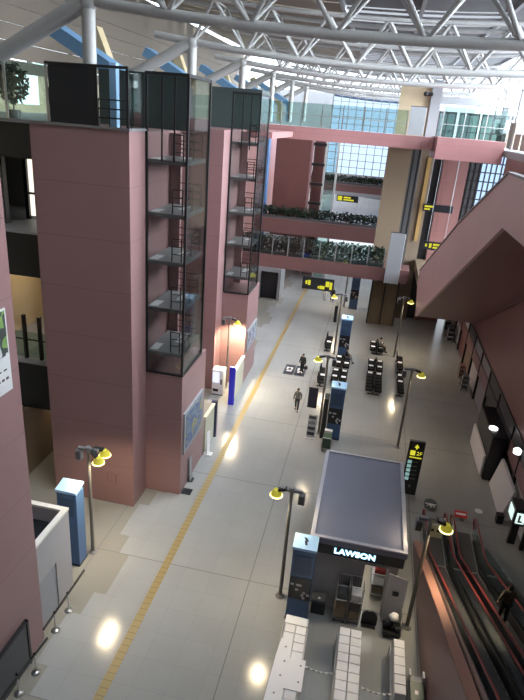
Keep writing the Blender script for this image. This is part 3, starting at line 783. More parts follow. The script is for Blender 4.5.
MB().box(-.3, 2.8, 18.97, 24.5, .005, .02).build('inner_floor', mat('shop_floor', (.5, .47, .4), .4), t)
for k in range(4):
    s_ = MB().box(2.15, 2.7, 19.6, 21.2, .3+.55*k, .35+.55*k).build('shelf', GREYP, t)
    m = MB()
    for j in range(5): m.bev(2.2, 2.65, 19.65+.3*j, 19.88+.3*j, .355+.55*k, .355+.55*k+random.uniform(.2, .38), .015)
    m.build('goods', [CARD, WHITE, REDRAIL, CREAM][k], s_)
MB().box(1.3, 2.6, 19.3, 21.8, 2.5, 2.54).build('ceiling_light', SHOPL, t)
dl = MB().slab((2.66, 18.68, 1.24), (3.42, 18.5, 1.24), (0, 0, 1.21), (.006, .025, 0)).build('door', WHITEP, t)
dl.parent = t
MB().box(2.92, 3.16, 18.53, 18.55, 1.5, 1.72).build('notice', BLACKM, dl)
MB().box(3.32, 3.36, 18.44, 18.48, 1.0, 1.25).build('handle', STEEL, dl)

# roll cages in front of the kiosk
def make_cage():
    t = thing('roll_cage', 'left one of two loaded grey roll cages in front of the kiosk', 'roll cage', (.95, 18.35, 0), 'roll cages')
    w_, d_, h = .5, .33, 1.95
    fr = MB()
    MB().box(-.25, .25, -d_, d_, .16, .2).build('base', GREYM, t, True)
    for x in (-.25, .25):
        for k in range(7): fr.tube((x, -d_+2*d_*k/6, .2), (x, -d_+2*d_*k/6, h), .012, 5)
        for z in (.2, .75, 1.35, h): fr.tube((x, -d_, z), (x, d_, z), .015, 5)
    for k in range(6): fr.tube((-.25+.5*k/5, d_, .2), (-.25+.5*k/5, d_, h), .012, 5)
    for z in (1.2, h): fr.tube((-.25, -d_, z), (.25, -d_, z), .015, 5); fr.tube((-.25, d_, z), (.25, d_, z), .015, 5)
    fr.build('mesh_sides', STEEL, t, True)
    MB().box(-.24, .24, -d_+.01, d_-.01, 1.15, 1.18).build('shelf', GREYM, t, True)
    for (x, y) in ((-.2, -.27), (.2, -.27), (-.2, .27), (.2, .27)): MB().tube((x-.025, y, .07), (x+.025, y, .07), .07, 10).build('castor', RUBBER, t, True)
    return t
def cage_load(x, y, lab, cols):
    for k, (z, h, sx) in enumerate(((.21, .42, .21), (.635, .45, .2), (1.185, .3, .2))):
        tag(MB().bev(x-sx, x+sx, y-.26, y+.26, z, z+h, .015).build('carton', cols[k]), ['lower brown', 'middle', 'upper'][k]+' carton inside the '+lab+' roll cage', 'carton', 'cartons in the roll cages')
cg = make_cage()
dup(cg, (1.52, 18.38, 0), 'right one of two loaded grey roll cages in front of the kiosk')
cage_load(.95, 18.35, 'left', (CARD, CARD, DGREY)); cage_load(1.52, 18.38, 'right', (CARD, DGREY, WHITEP))
t = thing('box_bin', 'low black bin between the blue board and the roll cages', 'bin', (.05, 18.45, 0))
MB().bev(-.24, .34, 18.2, 18.7, 0, .62, .03).build('body', BLACK, t); MB().bev(-.26, .36, 18.18, 18.72, .62, .74, .04).build('lid', DGREY, t)
MB().box(0, .1, 18.3, 18.4, .745, .75).build('mark', WHITE, t)
t = thing('round_mat', 'black half-round mat stand before the kiosk doorway', 'mat', (2.2, 18.3, 0))
MB().prism([(1.86, 0), (2.5, 0), (2.5, .4)]+[(2.18+.32*math.cos(a*PI/10), .4+.3*math.sin(a*PI/10)) for a in range(0, 11)]+[(1.86, .4)], 'y', 18.25, 18.33).build('panel', BLACK, t)
MB().box(1.9, 2.46, 18.05, 18.5, 0, .03).build('foot', BLACK, t)
# cart with bags
t = thing('cleaning_cart', 'black cart heaped with bags beside the open kiosk door', 'cart', (3.1, 18.1, 0))
MB().bev(2.72, 3.45, 17.75, 18.4, .18, .3).build('deck', BLACKM, t)
for (x, y) in ((2.8, 17.82), (3.37, 17.82), (2.8, 18.33), (3.37, 18.33)): MB().tube((x-.03, y, .09), (x+.03, y, .09), .09, 10).build('wheel', RUBBER, t)
MB().path([(3.42, 17.8, .3), (3.42, 17.8, .95), (3.42, 18.36, .95), (3.42, 18.36, .3)], .02, 6).build('handle', GREYM, t)
def bag(x, y, z, r, m, lab):
    o = MB().ball((x, y, z+r*.8), r, 10, 8, 1, .9, .8)
    o.v = [(a+random.uniform(-.03, .03), b+random.uniform(-.03, .03), max(z+.002, c+random.uniform(-.03, .03))) for a, b, c in o.v]
    tag(o.build('rubbish_bag', m), lab, 'bag', 'bags on the cart')
bag(2.92, 18.1, .305, .21, BLACK, 'left black bag on the cart by the kiosk door')
bag(3.30, 17.93, .305, .15, BLACK, 'front black bag on the cart by the kiosk door')
bag(3.1, 18.12, .66, .2, WHITE, 'white bag on top of the cart by the kiosk door')

# ------------------------------------------------------------------ blue information boards
def make_fids(h, label, loc, panel=True):
    t = thing('information_board', label, 'information board', loc, 'blue information boards')
    MB().bev(-.45, .45, -.33, .33, 0, h, .02).build('body', BLUE, t, True)
    MB().prism([(-.37, h+.01), (.34, h+.16), (.34, h+.26), (-.37, h+.13)], 'x', -.48, .48).build('blue_top', BLUEL, t, True)  # top cap painted light blue
    if panel: MB().slab((-.05, .16, h+.245), (.06, .0, h+.212), (.05, 0, 0), (0, 0, .008)).slab((-.02, .02, h+.215), (.03, -.18, h+.182), (.04, 0, 0), (0, 0, .008)).build('top_mark', BLACK, t, True)
    MB().box(-.34, .34, -.35, -.33, h-1.15, h-.25).build('upper_panel', BLUED, t, True)
    if panel:
        p = MB().box(-.43, .43, -.355, -.33, h-2.45, h-1.35).build('display', BLACK, t, True)
        for j, (x, z) in enumerate(((-.32, -.35), (-.1, -.36), (-.12, -.6), (.12, -.85), (.18, -.72), (.34, -.8), (.18, -.98), (-.0, -.36))):
            MB().box(x-.06, x+.06, -.362, -.356, h-1.35+z-.05, h-1.35+z+.05).build('icon', WHITEP, p, True)
    MB().box(-.47, .47, -.36, .36, 0, .06).build('plinth', BLACKM, t, True)
    return t
fi = make_fids(3.6, 'nearest blue information board beside the kiosk front', (-.77, 17.98, 0))
dup(fi, (-.62, 32.95, 0), 'second blue information board beyond the kiosk roof')
dup(fi, (-.98, 46.75, 0), 'third blue information board standing among the black benches')
dup(fi, (-.9, 61.9, 0), 'farthest blue information board below the lower bridge')
make_fids(3.8, 'lone light blue information tower beside the left lamp post and white booth', (-10.98, 18.3, 0), False)

# tall black sign
t = thing('guide_sign', 'tall black guide sign with yellow arrow and 2F behind the kiosk roof', 'sign', (4.08, 28.1, 0))
MB().bev(3.66, 4.5, 28.0, 28.22, 0, 3.4, .02).build('panel', BLACK, t)
def yb(y): return y-.002
m = MB(); m.prism([(3.95, 3.05), (4.08, 3.25), (4.21, 3.05), (4.12, 3.05), (4.12, 2.95), (4.04, 2.95), (4.04, 3.05)], 'y', 27.985, 27.998); m.build('arrow', YELLOWG, t)
MB().box(3.78, 4.05, 27.985, 27.998, 2.55, 2.85).build('yellow_pictogram', YELLOWG, t)
text('lettering', '2F', YELLOWG, t, Vector((4.27, 27.99, 2.68))-t.location, .32, FRONT, .005)
m = MB()
for i in range(7): m.box(3.78+.095*i, 3.85+.095*i, 27.985, 27.998, 2.38, 2.46)
m.build('yellow_line', YELLOWG, t)
for k in range(5):
    p = MB().box(3.74, 3.96, 27.985, 27.998, 2.02-.27*k, 2.22-.27*k).build('pictogram', PICT, t)
    MB().box(4.02, 4.3-.03*(k % 2), 27.985, 27.998, 2.12-.27*k, 2.16-.27*k).build('caption', GREYM, t)
text('lettering', 'F', WHITEP, t, Vector((4.1, 27.99, .55))-t.location, .2, FRONT, .004)

# ------------------------------------------------------------------ lamp posts
def make_lamp(label, loc, side, heads=1, power=520):
    """side: +1 head towards +X, -1 towards -X"""
    t = thing('lamp_post', label, 'lamp post', loc, 'lamp posts')
    MB().tube((0, 0, 0), (0, 0, 5.45), .085, 12, .07).build('pole', POLEM, t, True)
    MB().lathe((0, 0, 0), [(.2, 0), (.2, .02), (.12, .05), (.1, .12)], 14).build('base_plate', GREYM, t, True)
    a = MB().slab((-.45, 0, 5.5), (.45, 0, 5.5), (0, .08, 0), (0, 0, .05)).tube((0, 0, 5.38), (0, 0, 5.62), .12).build('cross_arm', GREYM, t, True)
    for k in range(heads):
        dy = 0 if heads == 1 else (-.3, .3)[k]
        dx = side*.4
        hd = MB().slab((dx-side*.2, dy*.4, 5.52), (dx+side*.15, dy, 5.4), (0, .1, 0), (0, 0, .05)).build('head_bracket', BLACKM, t, True)
        MB().lathe((dx+side*.2, dy, 5.16), [(.23, 0), (.21, .1), (.12, .24)], 16).build('reflector', LAMPREF, hd, True)
        MB().lathe((dx+side*.2, dy, 5.10), [(.22, 0), (.26, .02), (.26, .055), (.23, .058)], 16).build('glowing_rim', LAMPY, hd, True)
        lamp_spot((dx+side*.2, dy, 5.06), power, 2.75, (1, .80, .52), t, .2)
    sp = MB().bev(-side*.42-.13, -side*.42+.13, -.14, .14, 4.95, 5.42, .03).build('loudspeaker', GREYM, t, True)
    MB().box(-side*.42-.1, -side*.42+.1, -.16, -.14, 5.0, 5.36).build('grille', DGREY, sp, True)
    return t
make_lamp('lamp post with twin yellow heads in front of the nearest red pier', (-10.4, 18.95, 0), 1, 2, 650)
make_lamp('lamp post with a yellow head on its left near the kiosk front', (-1.62, 18.75, 0), -1, 1, 850)
make_lamp('lamp post leaning over the left escalator with its yellow head to the right', (3.75, 18.55, 0), 1, 1, 850)
make_lamp('lamp post standing alone behind the kiosk near the tall guide sign', (3.6, 33.0, 0), 1)
make_lamp('lamp post beside the black notice boards and second blue board', (-1.55, 33.1, 0), -1)
make_lamp('lamp post beside the third blue board and benches', (-1.75, 47.5, 0), -1, 1, 1000)
make_lamp('farthest lamp post in the middle row before the lower bridge', (-1.9, 61.9, 0), -1, 1, 1000)
make_lamp('lamp post beside the lift tower base at the end of the right row', (3.55, 48.9, 0), 1, 1, 1000)
make_lamp('lamp post in the alcove beside the vending machine lighting the red wall', (-9.1, 37.6, 0), 1, 1, 3800)

# ------------------------------------------------------------------ white booth on the left
t = thing('white_booth', 'white open topped booth with a dark doorway against the nearest pier', 'booth', (-11.8, 15.6, 0))
x0, x1, y0, y1, h = -14.2, -10.22, 14.26, 16.82, 4.0
MB().box(x1-.18, x1, 15.72, y1, 0, h).box(x1-.18, x1, y0, 14.4, 0, h).box(x1-.18, x1, 14.4, 15.72, 2.3, h).box(x0, x1-.18, y1-.18, y1, 0, h).box(x0, x1-.18, y0, y0+.18, 0, h).box(x0, x0+.18, y0+.18, y1-.18, 0, h).build('walls', mat('booth_wall', (.38, .37, .38), .5), t)
MB().box(x0-.02, x1+.02, y1-.2, y1+.02, h, h+.1).box(x1-.2, x1+.02, y0, y1-.2, h, h+.1).build('rim', mat('booth_rim', (.8, .76, .68), .45), t)
MB().box(x0+.18, x1-.18, y0+.18, y1-.18, 3.3, 3.36).build('roof_deck', BLACK, t)
MB().box(x1-.1, x1-.04, 14.42, 15.7, .02, 2.28).build('door', GREYP, t)

# stanchion barriers
def make_stanchion(label, loc):
    t = thing('stanchion', label, 'stanchion', loc, 'chrome barrier posts')
    MB().lathe((0, 0, 0), [(.17, 0), (.17, .015), (.06, .05), (.03, .08)], 18).build('base', STEEL, t, True)
    MB().tube((0, 0, .05), (0, 0, .9), .03, 10).build('post', STEEL, t, True)
    MB().lathe((0, 0, .88), [(.045, 0), (.045, .08), (.03, .1)], 12).build('cap', BLACKM, t, True)
    return t
s0 = make_stanchion('chrome barrier post in front of the dark pier door, lowest in the photo', (-9.62, 12.0, 0))
dup(s0, (-9.5, 12.85, 0), 'chrome barrier post near the corner of the nearest pier')
dup(s0, (-9.78, 14.65, 0), 'chrome barrier post before the booth doorway')
dup(s0, (-9.78, 15.65, 0), 'chrome barrier post at the far end of the booth')
tag(MB().slab((-9.62, 11.0, .86), (-9.45, 13.6, .86), (0, 0, .05), (.025, 0, 0)).build('barrier_bar', BLACKM), 'dark barrier bar lying on the two posts by the pier door', 'barrier bar', 'barrier bars')
tag(MB().slab((-9.78, 13.9, .86), (-9.78, 17.0, .86), (0, 0, .05), (.025, 0, 0)).build('barrier_bar', BLACKM), 'dark barrier bar lying on the two posts along the booth', 'barrier bar', 'barrier bars')

# ------------------------------------------------------------------ partitions, vending machine and small items on the left
def partition(y0, y1, endcol, label):
    t = thing('glass_partition', label, 'partition', (-8.05, (y0+y1)/2, 0))
    MB().box(-8.12, -8.0, y0+.3, y1, .05, 2.3).build('panel', mat('frosted_panel', (.5, .5, .4), .4), t)
    MB().box(-8.16, -7.96, y0+.3, y1, 2.3, 2.42).build('top_rail', mat('pale_rail', (.8, .75, .55), .4), t)  # rail in a pale cream colour
    return t
t = partition(27.9+.3, 30.4, BLUE, 'pale partition with dark end post behind the nearer red block')
MB().box(-8.2, -7.85, 30.42, 30.65, 0, 2.5).build('end_post', mat('navy_post', (.03, .035, .09), .3), t)
t = partition(34.9, 38.4, BLUE, 'pale partition with a bright blue end post beside the vending machine')
MB().box(-8.25, -7.85, 34.95, 35.18, 0, 2.9).build('end_post', mat('blue_post', (.02, .02, .45), .25, emit=(.05, .05, .9), estr=.15), t)
t = thing('vending_machine', 'white vending machine standing against the lamplit red wall', 'vending machine', (-9.4, 36.4, 0))
MB().bev(-9.8, -8.95, 36.1, 36.85, .08, 2.0, .03).build('cabinet', WHITE, t)
MB().box(-9.74, -9.25, 36.08, 36.1, 1.0, 1.85).build('display_window', emit_mat('vending_window', (.75, .78, 1), 1.6), t)
MB().box(-9.7, -9.3, 36.08, 36.1, .3, .5).build('slot', BLACK, t)
MB().box(-9.18, -9.02, 36.08, 36.1, .9, 1.3).build('coin_panel', GREYM, t)
MB().box(-9.78, -8.97, 36.12, 36.83, 0, .08).build('plinth', BLACK, t)
t = thing('white_stand', 'white leaning notice stand at the end of the nearer red block', 'stand', (-7.8, 28.5, 0))
MB().box(-8.0, -7.5, 28.2, 28.6, 0, .05).build('foot', WHITEP, t); MB().slab((-7.75, 28.4, .05), (-7.8, 28.5, 1.5), (.05, .14, 0), (.02, 0, 0)).build('panel', WHITE, t)
t = thing('white_stand', 'small pale notice leaning on the nearer red block below the map poster', 'stand', (-7.95, 25.6, 0))
MB().box(-8.03, -7.75, 25.4, 25.8, 0, .03).build('foot', BLACK, t); MB().slab((-7.9, 25.6, .03), (-7.98, 25.6, 1.5), (0, .2, 0), (.02, 0, 0)).build('panel', GREYP, t)
tag(MB().box(-8.02, -7.5, 24.25, 24.75, 0, .04).build('floor_box', BLACK), 'black floor box at the near corner of the nearer red block', 'floor box')
t = thing('shop_stall', 'small stall with colourful goods in the alcove behind the nearer glass shaft', 'stall', (-9.9, 32.5, 0))
MB().bev(-10.5, -9.5, 31.6, 33.2, 0, 1.0).build('counter', WHITEP, t)
m = MB()
MB().box(-10.4, -9.7, 32.9, 33.0, 1.4, 2.6).build('back_sign', emit_mat('stall_sign', (1, .85, .35), 1.4), t)
for k in range(5): MB().bev(-10.4+.17*k, -10.27+.17*k, 31.8, 32.2, 1.0, 1.25, .01).build('goods', [YELLOWG, BLUEL, WHITE, BLUEL, WHITE][k], t)
# fire alarm box on pier
t = thing('wall_plate', 'small reddish square plate low on the nearest red pier', 'plate', (-11.0, 22.46, 1.3))
MB().box(-11.35, -10.85, 22.455, 22.498, 1.3, 1.8).build('frame', REDD, t); MB().box(-11.3, -10.9, 22.445, 22.455, 1.35, 1.75).build('cover', RED, t)

# ------------------------------------------------------------------ grey booth far left under the lower bridge
t = thing('grey_booth', 'grey box booth with a dark opening far back on the left', 'booth', (-10.4, 62.5, 0))
MB().box(-11.9, -11.5, 61, 64, 0, 3.7).box(-9.5, -9.2, 61, 64, 0, 3.7).box(-11.5, -9.5, 61, 64, 3.2, 3.7).box(-11.5, -9.5, 63.7, 64, 0, 3.2).build('shell', GREYP, t)
MB().box(-11.48, -9.52, 61.6, 61.65, .02, 3.18).build('opening', BLACK, t)  # black sheet painting the shade inside the booth

# ------------------------------------------------------------------ boards, rack and cart near the second board
tag(MB().bev(-1.42, -1.12, 32.5, 33.4, 0, 2.85, .02).build('black_slab', BLACK), 'tall black slab on the left of the second blue board', 'slab')
t = thing('notice_board', 'dark navy notice board left of the lamp post', 'board', (-2.2, 33.2, 0))
MB().box(-2.5, -1.9, 33.15, 33.2, 1.75, 3.2).build('sheet', mat('navy_sheet', (.02, .018, .04), .4), t)
MB().tube((-1.92, 33.22, 1.9), (-1.7, 33.16, 1.9), .02, 6).tube((-1.92, 33.22, 3.0), (-1.7, 33.16, 3.0), .02, 6).build('bracket', GREYM, t)
t = thing('leaflet_rack', 'white leaflet rack below the navy notice board', 'rack', (-2.0, 32.5, 0))
MB().slab((-2.0, 32.3, .05), (-2.0, 32.75, 1.5), (.3, 0, 0), (0, .03, -.01)).build('panel', WHITEP, t)
for k in range(4): MB().box(-2.24+.0*k, -1.78, 32.22+.11*k, 32.3+.11*k, .25+.34*k, .45+.34*k).build('leaflets', [BLACK, DGREY, GREYP, DGREY][k], t)
MB().box(-2.3, -1.7, 32.1, 32.8, 0, .05).build('foot', WHITEP, t)
t = thing('cleaning_cart', 'green canvas cart parked just beyond the kiosk roof', 'cart', (-.85, 31.3, 0))
MB().bev(-1.15, -.6, 30.95, 31.7, .25, .95, .05).build('canvas_bag', CART, t)
MB().path([(-1.15, 30.9, .2), (-1.15, 30.9, 1.0), (-.6, 30.9, 1.0), (-.6, 30.9, .2)], .02, 6).build('handle', STEEL, t)
for (x, y) in ((-1.1, 31.0), (-.65, 31.0), (-1.1, 31.6), (-.65, 31.6)): MB().tube((x-.03, y, .08), (x+.03, y, .08), .08, 8).build('wheel', RUBBER, t)
MB().box(-1.12, -.63, 31.72, 32.0, .3, 1.05).build('white_box', WHITEP, t)
tag(MB().bev(-2.6, -2.3, 56.2, 57.9, 0, 1.75, .03).build('black_slab', BLACK), 'black upright slab near the farthest lamp post', 'slab')
# dark mats with white pictograms
for i, (x0, lb) in enumerate(((-5.42, 'left dark floor mat with a white pictogram near the standing man'), (-4.52, 'right dark floor mat with a white pictogram under the standing man'))):
    t = thing('floor_mat', lb, 'floor mat', (x0+.4, 42.6, 0), 'dark floor mats')
    MB().box(x0, x0+.82, 41.6, 43.6, 0, .012).build('mat', mat('navy_mat', (.025, .03, .05), .5), t)
    MB().box(x0+.2, x0+.62, 42.2, 42.5, .0125, .016).box(x0+.15, x0+.3, 42.6, 43.1, .0125, .016).box(x0+.52, x0+.66, 42.6, 43.1, .0125, .016).box(x0+.3, x0+.52, 42.9, 43.05, .0125, .016).build('pictogram', WHITEP, t)

# ------------------------------------------------------------------ benches
def make_bench(n, tables, double):
    """n seat pitches along +y from 0, tables: set of pitch indices that are white-topped side tables"""
    t = thing('bench', 'x', 'bench', (0, 0, 0))
    L = n*.62
    MB().box(-.05, .05, 0, L, .28, .36).build('beam', BLACKM, t, True)
    for y in (.3, L-.3): MB().box(-.42 if double else -.25, .42 if double else .25, y-.04, y+.04, 0, .06).box(-.04, .04, y-.04, y+.04, 0, .3).build('leg', BLACKM, t, True)
    for s in ((-1, 1) if double else (1,)):
        for i in range(n):
            y = i*.62+.04
            xa, xb = sorted((s*.08 if double else -.2, s*.62 if double else .32))
            if i in tables:
                tb = MB().bev(xa, xb, y, y+.54, .36, .46, .02).build('side_table', SEAT, t, True)
                MB().bev((xa+xb)/2-.18, (xa+xb)/2+.18, y+.1, y+.44, .462, .475, .005).build('white_top', WHITE, tb, True)
            else:
                MB().bev(xa, xb, y, y+.54, .36, .47, .04).build('seat', SEAT, t, True)
                bx = s*.06 if double else -.22
                MB().slab((bx+s*.03, y+.27, .48), (bx-s*.02, y+.27, .92), (0, .26, 0), (.035, 0, 0)).build('backrest', SEAT, t, True)
    return t
bA = make_bench(6, {5}, True); bB = make_bench(4, {1, 3}, True); bC = make_bench(6, {3, 5}, False); bD = make_bench(5, {2}, False)
def setb(o, loc, lab, rz=0):
    o.location = loc; o['label'] = lab; o['group'] = 'black benches'; o.rotation_euler = (0, 0, rz)
setb(bA, (1.85, 40.0, 0), 'black double bench nearest the camera in the right-hand cluster')
setb(bB, (1.9, 44.0, 0), 'black double bench with white table tops, middle of the right-hand cluster')
dup(bB, (1.95, 48.6, 0), 'black double bench with a seated person, far end of the right-hand cluster')
setb(bC, (3.85, 40.4, 0), 'nearer black single bench beside the lone lamp post')
setb(bD, (3.9, 45.0, 0), 'farther black single bench in front of the lift tower')
dup(bB, (-.9, 40.8, 0), 'black double bench in front of the third blue board')
dup(bB, (-.85, 43.75, 0), 'black double bench with a pale dressed person beside the third blue board')
dup(bD, (-2.25, 40.0, 0), 'nearest black single bench on the left of the middle lamp posts')
dup(bD, (-2.45, 47.6, 0), 'farther black single bench on the left of the middle lamp posts')

# ------------------------------------------------------------------ people
def skin_obj(name, verts, edges, rad, m, parent, root=0, sub=1):
    me = bpy.data.meshes.new(name); me.from_pydata(verts, edges, []); me.materials.append(m)
    o = bpy.data.objects.new(name, me); COL.objects.link(o); o.parent = parent
    sk = o.modifiers.new('skin', 'SKIN')
    if not me.skin_vertices: return o
    for i, r in enumerate(rad):
        sv = me.skin_vertices[0].data[i]; sv.radius = (r, r) if not isinstance(r, tuple) else r; sv.use_root = (i == root)
    s = o.modifiers.new('sub', 'SUBSURF'); s.levels = sub; s.render_levels = sub
    sk.use_smooth_shade = True
    return o
def person(label, loc, rz, pose, top, legs, bagm=None, hairm=HAIR):
    t = thing('person', label, 'person', loc); t.rotation_euler = (0, 0, rz)
    # joints, facing -y
    if pose == 'sit':
        P = (0, .12, .55); C = (0, .16, .88); N = (0, .13, 1.1); H = (0, .10, 1.26)
        hipL, hipR = (.1, .1, .53), (-.1, .1, .53)
        kL, kR = (.12, -.34, .5), (-.12, -.34, .5); aL, aR = (.12, -.32, .09), (-.12, -.36, .09); tL, tR = (.13, -.5, .04), (-.13, -.54, .04)
        sL, sR = (.18, .15, 1.03), (-.18, .15, 1.03); eL, eR = (.24, .06, .76), (-.24, .06, .76); wL, wR = (.13, -.16, .66), (-.13, -.16, .66)
    else:
        st_ = {'walk': .2, 'stand': .04, 'ride': .05}[pose]
        P = (0, 0, .95); C = (0, .01, 1.25); N = (0, .0, 1.47); H = (0, -.02, 1.6)
        hipL, hipR = (.09, 0, .9), (-.09, 0, .9)
        kL, kR = (.1, -st_*.75-.02, .5), (-.1, st_*.3, .49); aL, aR = (.1, -st_*.8, .09), (-.1, st_*1.3, .11); tL, tR = (.11, -st_*.8-.17, .035), (-.11, st_*1.3-.15, .04)
        sL, sR = (.18, .01, 1.41), (-.18, .01, 1.41)
        eL, eR = (.25, .02+st_*.3, 1.13), (-.25, .02-st_*.3, 1.13)
        wL, wR = (.26, -.08+st_*.3, .88), (-.26, -.1-st_*.4, .88)
        if pose == 'ride': eR = (-.3, -.1, 1.15); wR = (-.36, -.34, 1.02)
    V = [P, C, N, H, hipL, kL, aL, tL, hipR, kR, aR, tR, sL, eL, wL, sR, eR, wR]
    E = [(0, 1), (1, 2), (2, 3), (0, 4), (4, 5), (5, 6), (6, 7), (0, 8), (8, 9), (9, 10), (10, 11), (1, 12), (12, 13), (13, 14), (1, 15), (15, 16), (16, 17)]
    def hand(w_, e_):
        d = (Vector(w_)-Vector(e_)).normalized(); u = d.cross(Vector((0, 1, .3))).normalized(); k0 = len(V)
        wi = V.index(w_); V.append(tuple(Vector(w_)+d*.07)); E.append((wi, k0)); R.append((.034, .018))
        for j, l in enumerate((.06, .075, .07, .055)):
            a = Vector(w_)+d*.09+u*(.012*(j*2-3)); b = a+d*l*.55+Vector((0, -.012, 0)); c = b+d*l*.45+Vector((0, -.02, 0))
            i = len(V); V.extend([tuple(a), tuple(b), tuple(c)]); E.extend([(k0, i), (i, i+1), (i+1, i+2)]); R.extend([.0085, .008, .006])
        a = Vector(w_)+d*.03-u*.035; b = a+d*.045-u*.015; i = len(V)
        V.extend([tuple(a), tuple(b)]); E.extend([(wi, i), (i, i+1)]); R.extend([.01, .008])
    R = [(.14, .10), (.15, .11), .055, (.075, .09), .085, .058, .04, .03, .085, .058, .04, .03, .06, .043, .03, .06, .043, .03]
    hand(wL, eL); hand(wR, eR)
    b = skin_obj('body', V, E, R, SKIN, t)
    j = skin_obj('jacket', [tuple(Vector(P)-Vector((0, 0, .08))), P, C, tuple((Vector(C)*.3+Vector(N)*.7)), sL, eL, tuple(Vector(wL)*.9+Vector(eL)*.1), sR, eR, tuple(Vector(wR)*.9+Vector(eR)*.1)],
                 [(0, 1), (1, 2), (2, 3), (2, 4), (4, 5), (5, 6), (2, 7), (7, 8), (8, 9)], [(.17, .13), (.165, .13), (.19, .135), .09, .085, .062, .05, .085, .062, .05], top, t)
    l = skin_obj('trousers', [P, hipL, kL, tuple(Vector(aL)+Vector((0, 0, .02))), hipR, kR, tuple(Vector(aR)+Vector((0, 0, .02)))], [(0, 1), (1, 2), (2, 3), (0, 4), (4, 5), (5, 6)], [(.15, .12), .105, .078, .06, .105, .078, .06], legs, t)
    for a, k in ((aL, tL), (aR, tR)): MB().ball(((a[0]+k[0])/2, (a[1]+k[1])/2-.01, .05), .05, 10, 6, 1, 2.7, .95).build('shoe', BLACK, t, True)
    h = Vector(H)
    MB().ball(h+Vector((0, .012, .0)), .105, 12, 9, .8, .95, 1.15).build('head', SKIN, t, True)
    MB().ball(h+Vector((0, .03, .03)), .115, 12, 9, .84, .95, 1.05).build('hair', hairm, t, True)
    fc = MB(); fc.ball(h+Vector((0, -.105, -.01)), .018, 6, 4, .8, 1.2, 1.5)
    for s in (-1, 1): fc.ball(h+Vector((s*.085, .01, -.005)), .025, 6, 4, .4, .7, 1.2)
    fc.build('nose_and_ears', SKIN, t, True)
    for s in (-1, 1): MB().ball(h+Vector((s*.033, -.086, .012)), .012, 6, 4).build('eye', BLACK, t, True)
    MB().ball(h+Vector((0, -.092, -.05)), .02, 6, 4, 1.2, .4, .35).build('mouth', REDD, t, True)
    return t
CL = lambda n, c: mat(n, c, .8)
DK = CL('dark_cloth', (.018, .018, .022)); GV = CL('grey_cloth', (.15, .15, .14)); BK = CL('black_cloth', (.01, .01, .012)); WC = CL('pale_cloth', (.5, .5, .5)); TN = CL('olive_cloth', (.09, .085, .06))
person('person in grey jacket and dark trousers walking towards the camera on the open floor', (-3.42, 35.75, 0), 0, 'walk', GV, DK)
person('person in black suit holding a black bag beside the dark floor mats', (-3.95, 42.2, 0), -.4, 'stand', BK, BK)
tag(MB().bev(-3.78, -3.5, 41.95, 42.1, .5, .78, .03).tube((-3.72, 42.02, .78), (-3.68, 42.02, .86), .012).tube((-3.56, 42.02, .78), (-3.6, 42.02, .86), .012).build('briefcase', BLACK), 'black bag hanging in the hand of the suited person', 'bag')
person('person in dark clothes far away below the hanging sign', (-3.38, 63.2, 0), .2, 'walk', BK, DK)
person('person in pale clothes far away left of the dark dressed one', (-4.3, 63.6, 0), .3, 'stand', WC, WC)
person('person in grey top seated on the far bench of the right-hand cluster', (2.35, 49.6, 0), PI/2, 'sit', GV, DK)
person('person in pale trousers seated beside the third blue board', (-.45, 45.9, 0), PI/2, 'sit', DK, WC)
person('person in dark grey clothes riding the right escalator', (6.72, 17.35, stepz(17.2)+.05), PI, 'ride', TN, BK)

# ------------------------------------------------------------------ white cartons on racks
def rack(x0, x1, y0, y1, label):
    t = thing('carton_rack', label, 'rack', ((x0+x1)/2, (y0+y1)/2, 0), 'carton racks')
    MB().box(x0, x1, y0, y1, .40, .44).build('deck', WHITEP, t)
    for x in (x0+.03, x1-.03):
        for y in (y0+.05, (y0+y1)/2, y1-.05): MB().box(x-.025, x+.025, y-.025, y+.025, 0, .40).build('leg', WHITEM, t)
    MB().box(x0-.05, x0-.01, y0, y1, .6, .68).box(x0-.05, x0-.01, y0, y0+.04, 0, .6).box(x0-.05, x0-.01, y1-.04, y1, 0, .6).build('side_rail', WHITEM, t)
tp = MB().bev(-.20, .20, -.185, .185, 0, .56, .015).build('white_carton', WHITE)
tag(tp, 'x', 'carton')
first = [True]
def carton(x, y, label, group, sx=1, sy=1):
    if first[0]: o = tp; first[0] = False
    else: o = tp.copy(); COL.objects.link(o)
    o.location = (x, y, .445); o.scale = (sx, sy, 1); o['label'] = label; o['group'] = group
    o.rotation_euler = (0, 0, random.uniform(-.02, .02))
    return o
rack(-1.15, -.2, 11.6, 16.95, 'left white rack of cartons partly covered by a board')
rack(.98, 1.86, 11.6, 16.95, 'middle white rack filled with two columns of cartons')
rack(3.0, 3.5, 14.5, 16.95, 'right short white rack with a single column of cartons')
NUM = ['farthest', 'second', 'third', 'fourth', 'fifth', 'sixth', 'seventh', 'eighth', 'ninth', 'tenth', 'eleventh', 'twelfth', 'thirteenth']
def nm(i): return 'farthest' if i == 0 else NUM[i]+' from the far end'
carton(-.68, 16.72, 'wide white carton across the far end of the left rack', 'white cartons on the left rack', 2.2, 1.1)
for i in range(9):
    y = 16.3-i*.385
    for s, nmx in ((0, 'left'), (1, 'right')):
        if 14.9 > y > 13.6 and False: continue
        carton(-.88+.42*s, y, 'white carton %s in the %s column of the left rack' % (nm(i), nmx), 'white cartons on the left rack')
for i in range(12):
    y = 16.72-i*.385
    for s, nmx in ((0, 'left'), (1, 'right')):
        carton(1.2+.43*s, y, 'white carton %s in the %s column of the middle rack' % (nm(i), nmx), 'white cartons on the middle rack')
for i in range(6):
    carton(3.25, 16.72-i*.385, 'white carton %s on the short right rack' % nm(i), 'white cartons on the right rack')
